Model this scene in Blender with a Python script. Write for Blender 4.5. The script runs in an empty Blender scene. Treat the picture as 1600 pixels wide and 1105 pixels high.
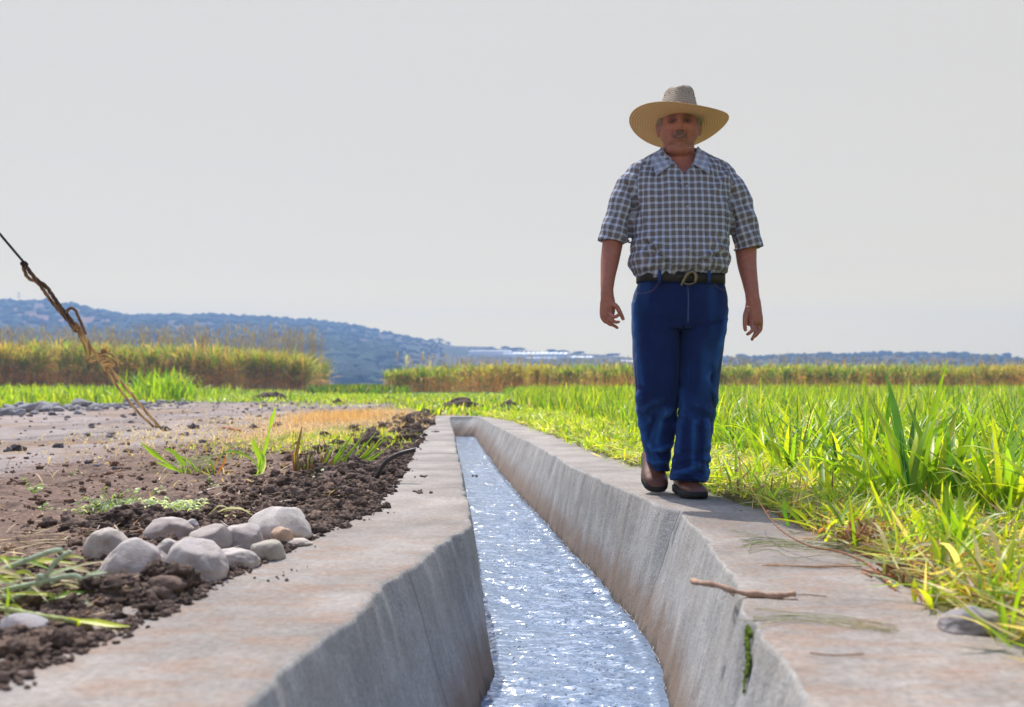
import bpy, bmesh, math, random
import numpy as np
from mathutils import Vector, Matrix
R = math.radians
rng = np.random.default_rng(7)
random.seed(7)
scene = bpy.context.scene
COL = scene.collection

# ---------------------------------------------------------------- camera
CAMZ = 0.48; F = 1600.0; HY = 600.0
cd = bpy.data.cameras.new('camera'); cam = bpy.data.objects.new('camera', cd); COL.objects.link(cam)
cam.location = (0, 0, CAMZ); cam.rotation_euler = (R(90), 0, 0)
cd.sensor_width = 36; cd.lens = 36; cd.shift_y = (HY-552.5)/1600.0
cd.clip_start = 0.05; cd.clip_end = 6000
cd.dof.use_dof = True; cd.dof.focus_distance = 4.35; cd.dof.aperture_fstop = 3.6
scene.camera = cam

# ---------------------------------------------------------------- world and sun
SUN_AZ, SUN_EL = R(-22), R(57)          # azimuth from +Y towards +X
sdir = Vector((math.sin(SUN_AZ)*math.cos(SUN_EL), math.cos(SUN_AZ)*math.cos(SUN_EL), math.sin(SUN_EL)))
w = bpy.data.worlds.new('World'); scene.world = w; w.use_nodes = True
wt = w.node_tree; wt.nodes.clear(); WN = wt.nodes.new; WL = wt.links.new
wo = WN('ShaderNodeOutputWorld'); bg = WN('ShaderNodeBackground'); WL(bg.outputs[0], wo.inputs[0])
bg.inputs[1].default_value = 0.1
sky = WN('ShaderNodeTexSky'); sky.sky_type = 'NISHITA'; sky.sun_disc = False
sky.sun_elevation = SUN_EL; sky.sun_rotation = SUN_AZ
sky.air_density = 1.0; sky.dust_density = 2.0
tc = WN('ShaderNodeTexCoord'); sx = WN('ShaderNodeSeparateXYZ'); WL(tc.outputs['Generated'], sx.inputs[0])
mr = WN('ShaderNodeMapRange'); mr.interpolation_type = 'SMOOTHSTEP'
mr.inputs[1].default_value = 0.355; mr.inputs[2].default_value = 0.62
WL(sx.outputs[2], mr.inputs[0])
mx = WN('ShaderNodeMix'); mx.data_type = 'RGBA'
WL(mr.outputs[0], mx.inputs[0])
# bright veil of the lower sky: brighter and warmer towards the horizon, where it is seen through the air of the haze box
HAZE = .0010; HTOP = 68.; HFAR = 980.
vr_ = WN('ShaderNodeValToRGB'); ce = vr_.color_ramp; ce.interpolation = 'LINEAR'
zs = (0.0, .03, .06, .08, .11, .15, .2, .28, .37)
while len(ce.elements) < len(zs): ce.elements.new(.5)
for k, z_ in enumerate(zs):
    T_ = math.exp(-HAZE*min(HTOP/max(z_, 1e-3), HFAR)); u_ = z_/.37; tg = .715-.025*min(1, u_*1.3)
    S_ = [a+(b-a)*u_ for a, b in ((.285, .345), (.465, .56), (.87, .985))]
    ce.elements[k].position = z_; ce.elements[k].color = tuple((tg-(1-T_)*s)/T_ for s in S_)+(1,)
WL(sx.outputs[2], vr_.inputs[0])
sc_ = WN('ShaderNodeVectorMath'); sc_.operation = 'SCALE'; sc_.inputs[3].default_value = 10.; WL(vr_.outputs[0], sc_.inputs[0]); WL(sc_.outputs[0], mx.inputs[6])
bl = WN('ShaderNodeMix'); bl.data_type = 'RGBA'; bl.inputs[0].default_value = 0.5
bl.inputs[6].default_value = (2.0, 4.8, 11.5, 1); WL(sky.outputs[0], bl.inputs[7])
WL(bl.outputs[2], mx.inputs[7])
dt = WN('ShaderNodeVectorMath'); dt.operation = 'DOT_PRODUCT'; WL(tc.outputs['Generated'], dt.inputs[0]); dt.inputs[1].default_value = sdir
gl = WN('ShaderNodeMapRange'); gl.interpolation_type = 'SMOOTHERSTEP'
gl.inputs[1].default_value = 0.83; gl.inputs[2].default_value = 1.0; gl.inputs[4].default_value = 42.0
WL(dt.outputs['Value'], gl.inputs[0])
ad = WN('ShaderNodeVectorMath'); ad.operation = 'ADD'
WL(mx.outputs[2], ad.inputs[0]); WL(gl.outputs[0], ad.inputs[1]); WL(ad.outputs[0], bg.inputs[0])
sl = bpy.data.lights.new('sun', 'SUN'); sun = bpy.data.objects.new('sun', sl); COL.objects.link(sun)
sl.energy = 4.7; sl.angle = R(0.5); sl.color = (1.0, 0.93, 0.84)
sun.rotation_euler = (-sdir).to_track_quat('-Z', 'Y').to_euler(); sun.location = (-4, 6, 20)
scene.view_settings.view_transform = 'Standard'; scene.view_settings.look = 'None'
scene.view_settings.exposure = 0.0; scene.view_settings.gamma = 1.0
scene.render.engine = 'CYCLES'
cy = scene.cycles; cy.use_denoising = True; cy.max_bounces = 7; cy.diffuse_bounces = 3; cy.glossy_bounces = 3
cy.transmission_bounces = 4; cy.volume_bounces = 0; cy.transparent_max_bounces = 8; cy.caustics_reflective = False; cy.caustics_refractive = False
cy.sample_clamp_indirect = 6

# ---------------------------------------------------------------- helpers
def P(px, py, z=0.0):
    Y = F*(CAMZ-z)/(py-HY); return Vector(((px-800)/F*Y, Y, z))
def Q(px, py, Y):
    return Vector(((px-800)/F*Y, Y, CAMZ-(py-HY)/F*Y))

def tag(o, label=None, cat=None, group=None, kind=None):
    if label: o['label'] = label
    if cat: o['category'] = cat
    if group: o['group'] = group
    if kind: o['kind'] = kind
    return o
def empty(name, loc=(0,0,0)):
    o = bpy.data.objects.new(name, None); o.location = loc; o.empty_display_size = .1; COL.objects.link(o); return o
def mesh_np(name, V, F_, mat, parent=None, col=None, smooth=True, attrs=None, loc=None):
    """V (n,3); F_ list of int arrays (m,3) or (m,4)"""
    V = np.asarray(V, dtype=np.float32)
    if loc is not None: V = V-np.asarray(loc, dtype=np.float32)
    if not isinstance(F_, list): F_ = [F_]
    F_ = [np.asarray(f, dtype=np.int32) for f in F_ if len(f)]
    me = bpy.data.meshes.new(name)
    me.vertices.add(len(V)); me.vertices.foreach_set('co', V.ravel())
    nl = sum(f.size for f in F_); npoly = sum(len(f) for f in F_)
    me.loops.add(nl); me.polygons.add(npoly)
    me.loops.foreach_set('vertex_index', np.concatenate([f.ravel() for f in F_]))
    tot = np.concatenate([np.full(len(f), f.shape[1], np.int32) for f in F_])
    st = np.concatenate([[0], np.cumsum(tot)[:-1]]).astype(np.int32)
    me.polygons.foreach_set('loop_start', st)
    me.polygons.foreach_set('loop_total', tot)
    me.polygons.foreach_set('use_smooth', np.full(npoly, smooth))
    me.update(calc_edges=True)
    if col is not None:
        a = me.color_attributes.new('col', 'FLOAT_COLOR', 'POINT')
        c = np.ones((len(V), 4), np.float32); c[:, :3] = np.clip(col, 0, 1); a.data.foreach_set('color', c.ravel())
    for k, v in (attrs or {}).items():
        a = me.attributes.new(k, 'FLOAT_VECTOR', 'POINT'); a.data.foreach_set('vector', np.asarray(v, np.float32).ravel())
    if mat: me.materials.append(mat)
    o = bpy.data.objects.new(name, me); COL.objects.link(o)
    if loc is not None and parent is None: o.location = loc
    if parent:
        o.parent = parent
        if loc is None: o.location = tuple(-Vector(parent.location))   # geometry given in world space
    return o

def vnoise(p, seed=0):
    """gradient-free value noise, p (n,3) -> [-1,1]"""
    p = np.asarray(p, np.float64); i = np.floor(p).astype(np.int64); f = p-i; f = f*f*f*(f*(f*6-15)+10)
    def h(a, b, c):
        n = (a*73856093) ^ (b*19349663) ^ (c*83492791) ^ (seed*2654435761 & 0x7fffffff)
        n = (n ^ (n >> 13))*1274126177 & 0x7fffffff
        n = (n ^ (n >> 16))*2246822519 & 0x7fffffff
        return (n & 0xfffff)/float(0xfffff)*2-1
    r = 0
    for dx in (0, 1):
        for dy in (0, 1):
            for dz in (0, 1):
                wgt = (f[:, 0] if dx else 1-f[:, 0])*(f[:, 1] if dy else 1-f[:, 1])*(f[:, 2] if dz else 1-f[:, 2])
                r = r+wgt*h(i[:, 0]+dx, i[:, 1]+dy, i[:, 2]+dz)
    return r
def fbm(p, s=1.0, oct=3, seed=0):
    p = np.asarray(p)*s; r = 0; a = 1; t = 0
    for k in range(oct):
        r = r+a*vnoise(p+17.3*k, seed+k); t += a; a *= .5; p = p*2.03
    return r/t
def n2(X, Y, s, oct=3, seed=0):
    X = np.asarray(X, float); sh = X.shape
    return fbm(np.stack([X.ravel(), np.broadcast_to(Y, sh).ravel(), np.zeros(X.size)+.37], 1), s, oct, seed).reshape(sh)
def sstep(a, b, x):
    t = np.clip((x-a)/(b-a), 0, 1); return t*t*(3-2*t)

def frames(pts):
    pts = [Vector(p) for p in pts]; n = len(pts); T = []
    for i in range(n):
        T.append((pts[min(i+1, n-1)]-pts[max(i-1, 0)]).normalized())
    a = Vector((0, -1, 0)) if abs(T[0].y) < .9 else Vector((1, 0, 0))
    U = []; u = (a-T[0]*a.dot(T[0])).normalized()
    for i in range(n):
        u = (u-T[i]*u.dot(T[i])).normalized(); U.append(u.copy())
    return pts, T, U
def tube(pts, rad, n=10, ru=None, cap=True):
    """closed tube along pts; rad scalar or list; ru = radius along the frame's first axis (roughly -Y)"""
    pts, T, U = frames(pts); m = len(pts)
    rad = [rad]*m if np.isscalar(rad) else list(rad); ru = rad if ru is None else ([ru]*m if np.isscalar(ru) else list(ru))
    V = []
    for p, t, u, r, q in zip(pts, T, U, rad, ru):
        v = t.cross(u)
        for k in range(n):
            a = 2*math.pi*k/n; V.append(p+u*(math.cos(a)*q)+v*(math.sin(a)*r))
    F4 = [(i*n+k, i*n+(k+1) % n, (i+1)*n+(k+1) % n, (i+1)*n+k) for i in range(m-1) for k in range(n)]
    F3 = []
    if cap:
        V.append(pts[0]-T[0]*rad[0]*.35); V.append(pts[-1]+T[-1]*rad[-1]*.35); c0, c1 = m*n, m*n+1
        F3 = [(c0, (k+1) % n, k) for k in range(n)]+[(c1, (m-1)*n+k, (m-1)*n+(k+1) % n) for k in range(n)]
    return np.array([tuple(v) for v in V]), [np.array(F4), np.array(F3).reshape(-1, 3)]
def resample(pts, k=6):
    """Catmull-Rom"""
    P_ = [np.array(p, float) for p in pts]; P_ = [2*P_[0]-P_[1]]+P_+[2*P_[-1]-P_[-2]]; out = []
    for i in range(1, len(P_)-2):
        a, b, c, d = P_[i-1:i+3]
        for j in range(k):
            t = j/k; out.append(.5*((2*b)+(c-a)*t+(2*a-5*b+4*c-d)*t*t+(3*b-a-3*c+d)*t**3))
    out.append(P_[-2]); return out
class Bag:
    """collects closed or open pieces into one mesh"""
    def __init__(s): s.V = []; s.F3 = []; s.F4 = []; s.C = []; s.n = 0
    def add(s, V, Fs, col=None):
        V = np.asarray(V, float)
        if not isinstance(Fs, list): Fs = [Fs]
        for f in Fs:
            f = np.asarray(f)
            if f.size: (s.F3 if f.shape[1] == 3 else s.F4).append(f+s.n)
        s.V.append(V); s.n += len(V)
        c = np.ones((len(V), 3))*.5 if col is None else np.broadcast_to(np.asarray(col, float), (len(V), 3))
        s.C.append(c); return s
    def build(s, name, mat, parent=None, smooth=True, loc=None):
        return mesh_np(name, np.concatenate(s.V), [np.concatenate(f) for f in (s.F3, s.F4) if f], mat, parent, np.concatenate(s.C), smooth, loc=loc)
def ico(sub):
    bm = bmesh.new(); bmesh.ops.create_icosphere(bm, subdivisions=sub, radius=1)
    V = np.array([tuple(v.co) for v in bm.verts]); Fc = np.array([[v.index for v in f.verts] for f in bm.faces]); bm.free(); return V, Fc
ICO = {k: ico(k) for k in (1, 2, 3, 4, 5)}
def box(c, s, rz=0):
    V = np.array([[x, y, z] for x in (-.5, .5) for y in (-.5, .5) for z in (-.5, .5)])*np.array(s)
    ca, sa = math.cos(rz), math.sin(rz); V = np.stack([V[:, 0]*ca-V[:, 1]*sa, V[:, 0]*sa+V[:, 1]*ca, V[:, 2]], 1)+np.array(c)
    return V, np.array([(0, 1, 3, 2), (4, 6, 7, 5), (0, 4, 5, 1), (2, 3, 7, 6), (0, 2, 6, 4), (1, 5, 7, 3)])

# ---------------------------------------------------------------- materials
def mat_new(name):
    m = bpy.data.materials.new(name); m.use_nodes = True; nt = m.node_tree; nt.nodes.clear()
    o = nt.nodes.new('ShaderNodeOutputMaterial'); b = nt.nodes.new('ShaderNodeBsdfPrincipled'); nt.links.new(b.outputs[0], o.inputs[0])
    b.inputs['Specular IOR Level'].default_value = .3
    return m, nt, b, o
class G:
    """tiny node helper"""
    def __init__(s, nt): s.nt = nt; s.tc = None
    def n(s, t, **k):
        x = s.nt.nodes.new('ShaderNode'+t)
        for a, b in k.items(): setattr(x, a, b)
        return x
    def l(s, a, b): s.nt.links.new(a, b)
    def coord(s, sc=(1, 1, 1)):
        if not s.tc: s.tc = s.n('TexCoord')
        m = s.n('Mapping'); m.inputs['Scale'].default_value = sc; s.l(s.tc.outputs['Object'], m.inputs[0]); return m.outputs[0]
    def noise(s, scale, detail=4, rough=.6, sc=(1, 1, 1), vec=None):
        x = s.n('TexNoise'); x.inputs['Scale'].default_value = scale; x.inputs['Detail'].default_value = detail; x.inputs['Roughness'].default_value = rough
        s.l(vec if vec is not None else s.coord(sc), x.inputs['Vector']); return x.outputs['Fac']
    def ramp(s, fac, stops):
        x = s.n('ValToRGB'); e = x.color_ramp.elements
        while len(e) < len(stops): e.new(.5)
        for k, (p, c) in enumerate(stops): e[k].position = p; e[k].color = (*(c if not np.isscalar(c) else (c, c, c)), 1)
        s.l(fac, x.inputs[0]); return x.outputs[0]
    def mix(s, fac, a, b, mode='MIX'):
        x = s.n('Mix'); x.data_type = 'RGBA'; x.blend_type = mode
        for v, i in ((fac, 0), (a, 6), (b, 7)):
            if hasattr(v, 'node'): s.l(v, x.inputs[i])
            elif i == 0: x.inputs[0].default_value = v
            else: x.inputs[i].default_value = (*v, 1)
        return x.outputs[2]
    def math(s, op, a, b=0.0, c=0.0):
        x = s.n('Math'); x.operation = op
        for v, i in ((a, 0), (b, 1), (c, 2)):
            if hasattr(v, 'node'): s.l(v, x.inputs[i])
            else: x.inputs[i].default_value = v
        return x.outputs[0]
    def attr(s, name, out='Color'):
        x = s.n('Attribute'); x.attribute_name = name; return x.outputs[out]
    def bump(s, h, b, strength=.5, dist=.01):
        x = s.n('Bump'); x.inputs['Strength'].default_value = strength; x.inputs['Distance'].default_value = dist
        s.l(h, x.inputs['Height']); s.l(x.outputs[0], b.inputs['Normal'])
def simple(name, col, rough=.7, var=.25, scale=30, bump=.3, bd=.003, metal=0, use_attr=False, spec=.3):
    m, nt, b, o = mat_new(name); g = G(nt)
    base = g.attr('col') if use_attr else col
    n = g.noise(scale, 5, .65)
    c = g.mix(1.0, base, g.ramp(n, [(.25, 1-var), (.75, 1+var)]) , 'MULTIPLY')
    g.l(c, b.inputs['Base Color']); b.inputs['Roughness'].default_value = rough; b.inputs['Metallic'].default_value = metal
    b.inputs['Specular IOR Level'].default_value = spec
    if bump: g.bump(g.noise(scale*3, 4, .7), b, bump, bd)
    return m
def leaf_mat(name, trans=.5, rough=.45, spec=.35):
    m, nt, b, o = mat_new(name); g = G(nt)
    base = g.attr('col'); n = g.noise(6, 3)
    c = g.mix(1.0, base, g.ramp(n, [(.3, .75), (.7, 1.2)]), 'MULTIPLY')
    g.l(c, b.inputs['Base Color']); b.inputs['Roughness'].default_value = rough; b.inputs['Specular IOR Level'].default_value = spec
    t = g.n('BsdfTranslucent'); c2 = g.mix(1.0, c, (1.6, 1.52, .5), 'MULTIPLY'); g.l(c2, t.inputs[0])
    ms = g.n('MixShader'); ms.inputs[0].default_value = trans; g.l(b.outputs[0], ms.inputs[1]); g.l(t.outputs[0], ms.inputs[2]); g.l(ms.outputs[0], o.inputs[0])
    return m
M = {}
M['leaf'] = leaf_mat('leaf', .5, .38, .5)
M['dryleaf'] = leaf_mat('dry_leaf', .35, .6, .25)
M['cane'] = leaf_mat('cane', .5, .6, .2)
M['foliage'] = simple('foliage', (.05, .08, .03), .8, .5, .35, 0)

def concrete_mat():
    m, nt, b, o = mat_new('concrete'); g = G(nt)
    geo = g.n('NewGeometry'); sp = g.n('SeparateXYZ'); g.l(geo.outputs['Normal'], sp.inputs[0]); up = g.math('ABSOLUTE', sp.outputs[2])
    topm = g.ramp(up, [(.75, 0.), (.93, 1.)])
    pos = g.n('SeparateXYZ'); g.l(g.coord(), pos.inputs[0])
    rv = g.attr('rel', 'Vector'); rel = g.n('SeparateXYZ'); g.l(rv, rel.inputs[0])
    def fv(*sc):
        q = g.n('Mapping'); q.inputs['Scale'].default_value = sc; g.l(rv, q.inputs[0]); return q.outputs[0]
    # top: pale grey with dusty red-brown patches
    tn = g.noise(2.2, 6, .65); tf = g.noise(60, 5, .7); cross = g.noise(3.4, 7, .72, (1.4, 3.0, 1))
    top = g.mix(g.ramp(tn, [(.35, 0.), (.65, 1.)]), (.23, .207, .185), (.37, .332, .297))
    near = g.n('MapRange'); near.inputs[1].default_value = 5.5; near.inputs[2].default_value = 2.0; near.inputs[3].default_value = .15; near.inputs[4].default_value = 1.0; g.l(pos.outputs[1], near.inputs[0])
    dust = g.math('MULTIPLY', g.ramp(cross, [(.44, 0.), (.68, 1.)]), near.outputs[0])
    top = g.mix(g.math('MULTIPLY', dust, .85), top, (.31, .19, .125))
    streak = g.noise(7, 6, .75, (1, 6, 1))
    spots = g.ramp(streak, [(.66, 0.), (.74, 1.)])
    top = g.mix(g.math('MULTIPLY', spots, g.math('MULTIPLY', near.outputs[0], .7)), top, (.16, .095, .065))
    top = g.mix(1.0, top, g.ramp(tf, [(.3, .70), (.7, 1.22)]), 'MULTIPLY')
    top = g.mix(g.ramp(g.noise(170, 3, .7), [(.62, 0.), (.70, .55)]), top, (.12, .10, .09)); top = g.mix(1.0, top, g.ramp(g.noise(.9, 5, .7), [(.38, .80), (.62, 1.14)]), 'MULTIPLY')
    # faces: vertical streaks
    vs = g.noise(9, 6, .7, vec=fv(1.3, .22, 0)); vf = g.noise(26, 6, .75, vec=fv(1.5, .30, 0))
    face = g.mix(g.ramp(vs, [(.3, 0.), (.7, 1.)]), (.335, .322, .305), (.41, .395, .375))
    face = g.mix(1.0, face, g.ramp(g.noise(3.2, 7, .72), [(.34, .72), (.66, 1.18)]), 'MULTIPLY')
    face = g.mix(1.0, face, g.ramp(vf, [(.3, .86), (.7, 1.13)]), 'MULTIPLY'); face = g.mix(1.0, face, g.ramp(g.noise(110, 5, .85), [(.32, .66), (.68, 1.32)]), 'MULTIPLY')
    face = g.mix(g.ramp(g.noise(4.5, 5, .75), [(.45, 0.), (.7, .5)]), face, (.30, .265, .215))
    jt = g.math('ABSOLUTE', g.math('SUBTRACT', g.math('FRACT', g.math('ADD', g.math('MULTIPLY', rel.outputs[0], .83), g.math('MULTIPLY', g.noise(3, 4, .6, vec=fv(0, 1, 0)), .05))), .5)); jt = g.ramp(jt, [(0., 1.), (.0035, 0.)]); face = g.mix(g.math('MULTIPLY', jt, .7), face, (.07, .06, .05))
    pits = g.ramp(g.noise(42, 5, .75, vec=fv(1.5, .8, 0)), [(.62, 0.), (.70, 1.)])
    face = g.mix(g.math('MULTIPLY', pits, .6), face, (.12, .105, .09))
    hz = g.math('ADD', g.math('SUBTRACT', rel.outputs[1], .30), g.math('MULTIPLY', g.noise(7, 6, .8, vec=fv(1.3, .5, 0)), .30))
    mr_ = g.n('MapRange'); mr_.interpolation_type = 'SMOOTHSTEP'; mr_.inputs[1].default_value = .07; mr_.inputs[2].default_value = -.10; g.l(hz, mr_.inputs[0])
    face = g.mix(g.math('MULTIPLY', mr_.outputs[0], .72), face, (.21, .125, .07))
    wet = g.n('MapRange'); wet.interpolation_type = 'SMOOTHSTEP'; wet.inputs[1].default_value = -.11; wet.inputs[2].default_value = -.17; g.l(hz, wet.inputs[0])
    face = g.mix(g.math('MULTIPLY', wet.outputs[0], .85), face, (.055, .045, .035))
    c = g.mix(topm, face, top)
    # joint across the left wall
    jm = g.math('COMPARE', pos.outputs[1], 7.1, .02)
    jx = g.math('LESS_THAN', pos.outputs[0], -.1)
    c = g.mix(g.math('MULTIPLY', g.math('MULTIPLY', jm, jx), .8), c, (.05, .045, .04))
    g.l(c, b.inputs['Base Color']); b.inputs['Roughness'].default_value = .85
    hsum = g.math('ADD', g.math('MULTIPLY', g.noise(14, 6, .7), .7), g.math('MULTIPLY', g.noise(120, 4, .7), .35))
    g.bump(hsum, b, .75, .014)
    return m
M['concrete'] = concrete_mat()

def ground_mat():
    m, nt, b, o = mat_new('earth'); g = G(nt)
    a = g.attr('col'); n1 = g.noise(9, 7, .7); n3 = g.noise(70, 6, .75)
    c = g.mix(1.0, a, g.ramp(n1, [(.3, .72), (.7, 1.28)]), 'MULTIPLY')
    c = g.mix(1.0, c, g.ramp(n3, [(.3, .65), (.7, 1.35)]), 'MULTIPLY')
    g.l(c, b.inputs['Base Color']); b.inputs['Roughness'].default_value = .95; b.inputs['Specular IOR Level'].default_value = .15
    hs = g.math('ADD', g.math('MULTIPLY', g.noise(22, 8, .72), 1.0), g.math('MULTIPLY', g.noise(110, 6, .75), .5))
    g.bump(hs, b, .8, .022)
    return m
M['earth'] = ground_mat()
M['clod'] = simple('clod', None, .97, .4, 60, .8, .006, use_attr=True, spec=.1)
M['stone'] = simple('river_stone', None, .8, .22, 45, .5, .004, use_attr=True)
_n = M['stone'].node_tree; _b = [x for x in _n.nodes if x.type == 'BSDF_PRINCIPLED'][0]; _g = G(_n); _s = _b.inputs['Base Color'].links[0].from_socket
_g.l(_g.mix(_g.ramp(_g.noise(11, 6, .75), [(.44, 0.), (.66, .7)]), _s, (.19, .14, .11)), _b.inputs['Base Color'])

def foam_glint_mat():
    m, nt, b, o = mat_new('foam_glints'); g = G(nt); b.inputs['Base Color'].default_value = (.93, .94, .95, 1); b.inputs['Roughness'].default_value = .4
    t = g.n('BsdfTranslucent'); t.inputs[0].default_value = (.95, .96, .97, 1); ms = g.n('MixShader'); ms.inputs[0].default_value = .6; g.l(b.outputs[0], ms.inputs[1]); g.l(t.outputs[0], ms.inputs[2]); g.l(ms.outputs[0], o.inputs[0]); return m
def water_mat():
    m, nt, b, o = mat_new('water'); g = G(nt)
    b.inputs['Base Color'].default_value = (.185, .25, .355, 1); b.inputs['Roughness'].default_value = .13
    b.inputs['IOR'].default_value = 1.6; b.inputs['Specular IOR Level'].default_value = .5
    n = g.noise(9, 3, .5, (1.0, 2.0, 1)); n2_ = g.ramp(g.noise(64, 1, .4, (1, 1.3, 1)), [(.665, 0.), (.76, 1.)])
    g.bump(g.math('ADD', g.math('MULTIPLY', n, 1.1), g.math('MULTIPLY', n2_, .46)), b, 1.0, .026)
    return m
M['water'] = water_mat()
# ---------------------------------------------------------------- canal
def interp(tab):
    tab = np.array(tab, float); return lambda y: np.interp(y, tab[:, 0], tab[:, 1])
SBL = interp([(-2, -1.2), (0, -1.0), (1.65, -.826), (2.05, -.762), (2.52, -.724), (3.07, -.67), (3.94, -.554), (4.8, -.60), (5.9, -.64), (7.1, -.74), (9, -.82), (13.96, -1.05), (15.2, -1.15)])
SBR = interp([(-2, .75), (1.2, .85), (1.82, .862), (2.14, .859), (2.38, .889), (2.73, .936), (3.66, .928), (4.2, .86), (5.57, .72), (6.7, .57), (8.9, .37), (13, -.02), (14.3, -.30), (15.2, -.5)])
L_TOP = [(-1.5, -.80), (0, -.60), (1.0, -.47), (1.49, -.40), (2.0, -.34), (2.44, -.30), (2.7, -.265), (3.13, -.20), (3.5, -.14), (4.95, -.23), (6, -.30), (9, -.50), (12, -.71), (13.9, -.84), (15.0, -.90)]
def WZf(y): return -.27-.01826*np.clip(14-np.asarray(y, float), 0, 16)
def W(px, py):
    Y_ = 1.0057/((py-600)/1600+.01826); return (Y_, (px-800)/1600*Y_)
L_WAT = [(-1.5, -.65), (0, -.47), (1.0, -.35), (2.0, -.225), W(750, 1105), W(768, 1075), W(775, 1055), (3.6, -.085), (4.2, -.115), (5.2, -.175), W(735, 815), (9, -.44), (12, -.65), (15.0, -.86)]
R_TOP = [(-1.5, .22), (0, .28), (1.0, .37), (1.52, .43), (1.786, .459), (2.10, .487), (2.49, .533), (3.07, .582), (3.73, .620), (3.86, .635), (3.95, .600), (4.04, .581), (4.34, .542), (4.95, .458), (6.02, .339), (7.68, .216), (10.1, -.038), (14.45, -.43)]
R_WAT = [(-1.5, .08), (0, .16), (1.0, .26), (2.0, .37)]+[W(*q) for q in ((1048, 1105), (1036, 1050), (1018, 1010), (975, 955), (938, 908), (900, 872), (862, 828), (835, 800), (794, 755), (770, 724), (744, 685))]+[(14.5, -.53)]
def dense(tab, step=.02, y1=None):
    tab = np.array(tab); y = tab[0, 0]; ys = []
    while y < tab[-1, 0]:
        ys.append(y); y += step*max(1, y/4)
    ys.append(tab[-1, 0]); return np.array(ys)
def build_wall(name, top_tab, wat_tab, sb, sgn, label, extra=None, zoff=0.0, seed=0):
    ys = dense(top_tab); ft, fw = interp(top_tab), interp(wat_tab)
    xt = ft(ys); xw = fw(ys); k = 3
    xo = sb(ys)+sgn*.16
    it = np.stack([xt, ys], 1); iw = np.stack([xw, ys], 1); ot = np.stack([xo, ys], 1)
    if extra:      # the end of the canal turns round
        n = 60
        def ext(a, pts):
            pts = np.array([tuple(a[-1])]+pts); d = np.concatenate([[0], np.cumsum(np.hypot(*np.diff(pts, axis=0).T))]); s = np.linspace(0, d[-1], n+1)[1:]
            return np.concatenate([a, np.stack([np.interp(s, d, pts[:, 0]), np.interp(s, d, pts[:, 1])], 1)])
        it, iw, ot = ext(it, extra[0]), ext(iw, extra[1]), ext(ot, extra[2])
    N = len(it); arc = np.concatenate([[0], np.cumsum(np.hypot(*np.diff(it, axis=0).T))])
    chip = .016*fbm(np.stack([arc, arc*0, arc*0+seed], 1), 4, 4, seed)-.014*np.clip(fbm(np.stack([arc, arc*0+7, arc*0+seed], 1), 9, 3, seed+9)-.18, 0, 1)*1.7+.006*fbm(np.stack([arc, arc*0+3, arc*0], 1), 25, 2, seed)
    dirv = it-ot; dirv /= np.linalg.norm(dirv, axis=1)[:, None]
    it = it+dirv*chip[:, None]; wch = .012*fbm(np.stack([arc, arc*0+9, arc*0], 1), 3, 3, seed+5); iw = iw+dirv*wch[:, None]
    rows = []
    def row(xy, z): rows.append(np.concatenate([xy, np.broadcast_to(np.asarray(z, float), (N,))[:, None]], 1))
    row(ot, -.85)
    nt_ = 14
    for j in range(nt_+1):
        t = j/nt_; xy = ot*(1-t)+(it-dirv*.012)*t
        z = .0035*n2(xy[:, 0], xy[:, 1], 3, 3, seed)+.0012*n2(xy[:, 0], xy[:, 1], 30, 2, seed)+zoff
        row(xy, z)
    row(it-dirv*.003, -.004+zoff+chip*.1); row(it+dirv*.0, -.014+zoff)
    nf = 16
    for j in range(1, nf+1):
        z = -.014+(-.85+.014)*j/nf; t = (z/WZf(it[:, 1]))[:, None]; xy = it*(1-t)+iw*t
        b_ = .006*fbm(np.stack([arc*1.5, np.full(N, z*2), arc*0], 1), 2.5, 3, seed+2)+.002*fbm(np.stack([arc*6, np.full(N, z*1.5), arc*0], 1), 2.5, 3, seed+3)
        row(xy+dirv*(b_*min(1, j/3))[:, None], z)
    V = np.concatenate(rows); m = len(rows); A_ = np.stack([np.tile(arc, m), V[:, 2]-WZf(V[:, 1]), V[:, 2]], 1)
    i = np.arange(m-1)[:, None]*N; j = np.arange(N-1)[None]; a = (i+j).ravel()
    Fq = np.stack([a, a+N, a+N+1, a+1], 1) if sgn < 0 else np.stack([a, a+1, a+N+1, a+N], 1)
    o = mesh_np(name, V, Fq, M['concrete'], attrs={'rel': A_})
    return tag(o, label, 'canal wall')
build_wall('canal_wall', L_TOP, L_WAT, SBL, -1, 'grey concrete canal bank wall beside the bare brown soil, its inner face in blue shade', seed=1)
build_wall('canal_wall', R_TOP, R_WAT, SBR, 1, 'grey concrete canal bank wall the man walks on, along the green crop, stained brown above the water', zoff=.003, seed=4,
           extra=([(-.47, 14.75), (-.56, 14.88), (-.75, 14.92), (-1.5, 14.95)], [(-.56, 14.54), (-.64, 14.60), (-.78, 14.64), (-1.5, 14.66)], [(-.12, 14.75), (-.22, 15.1), (-.6, 15.28), (-1.5, 15.3)]))
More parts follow.
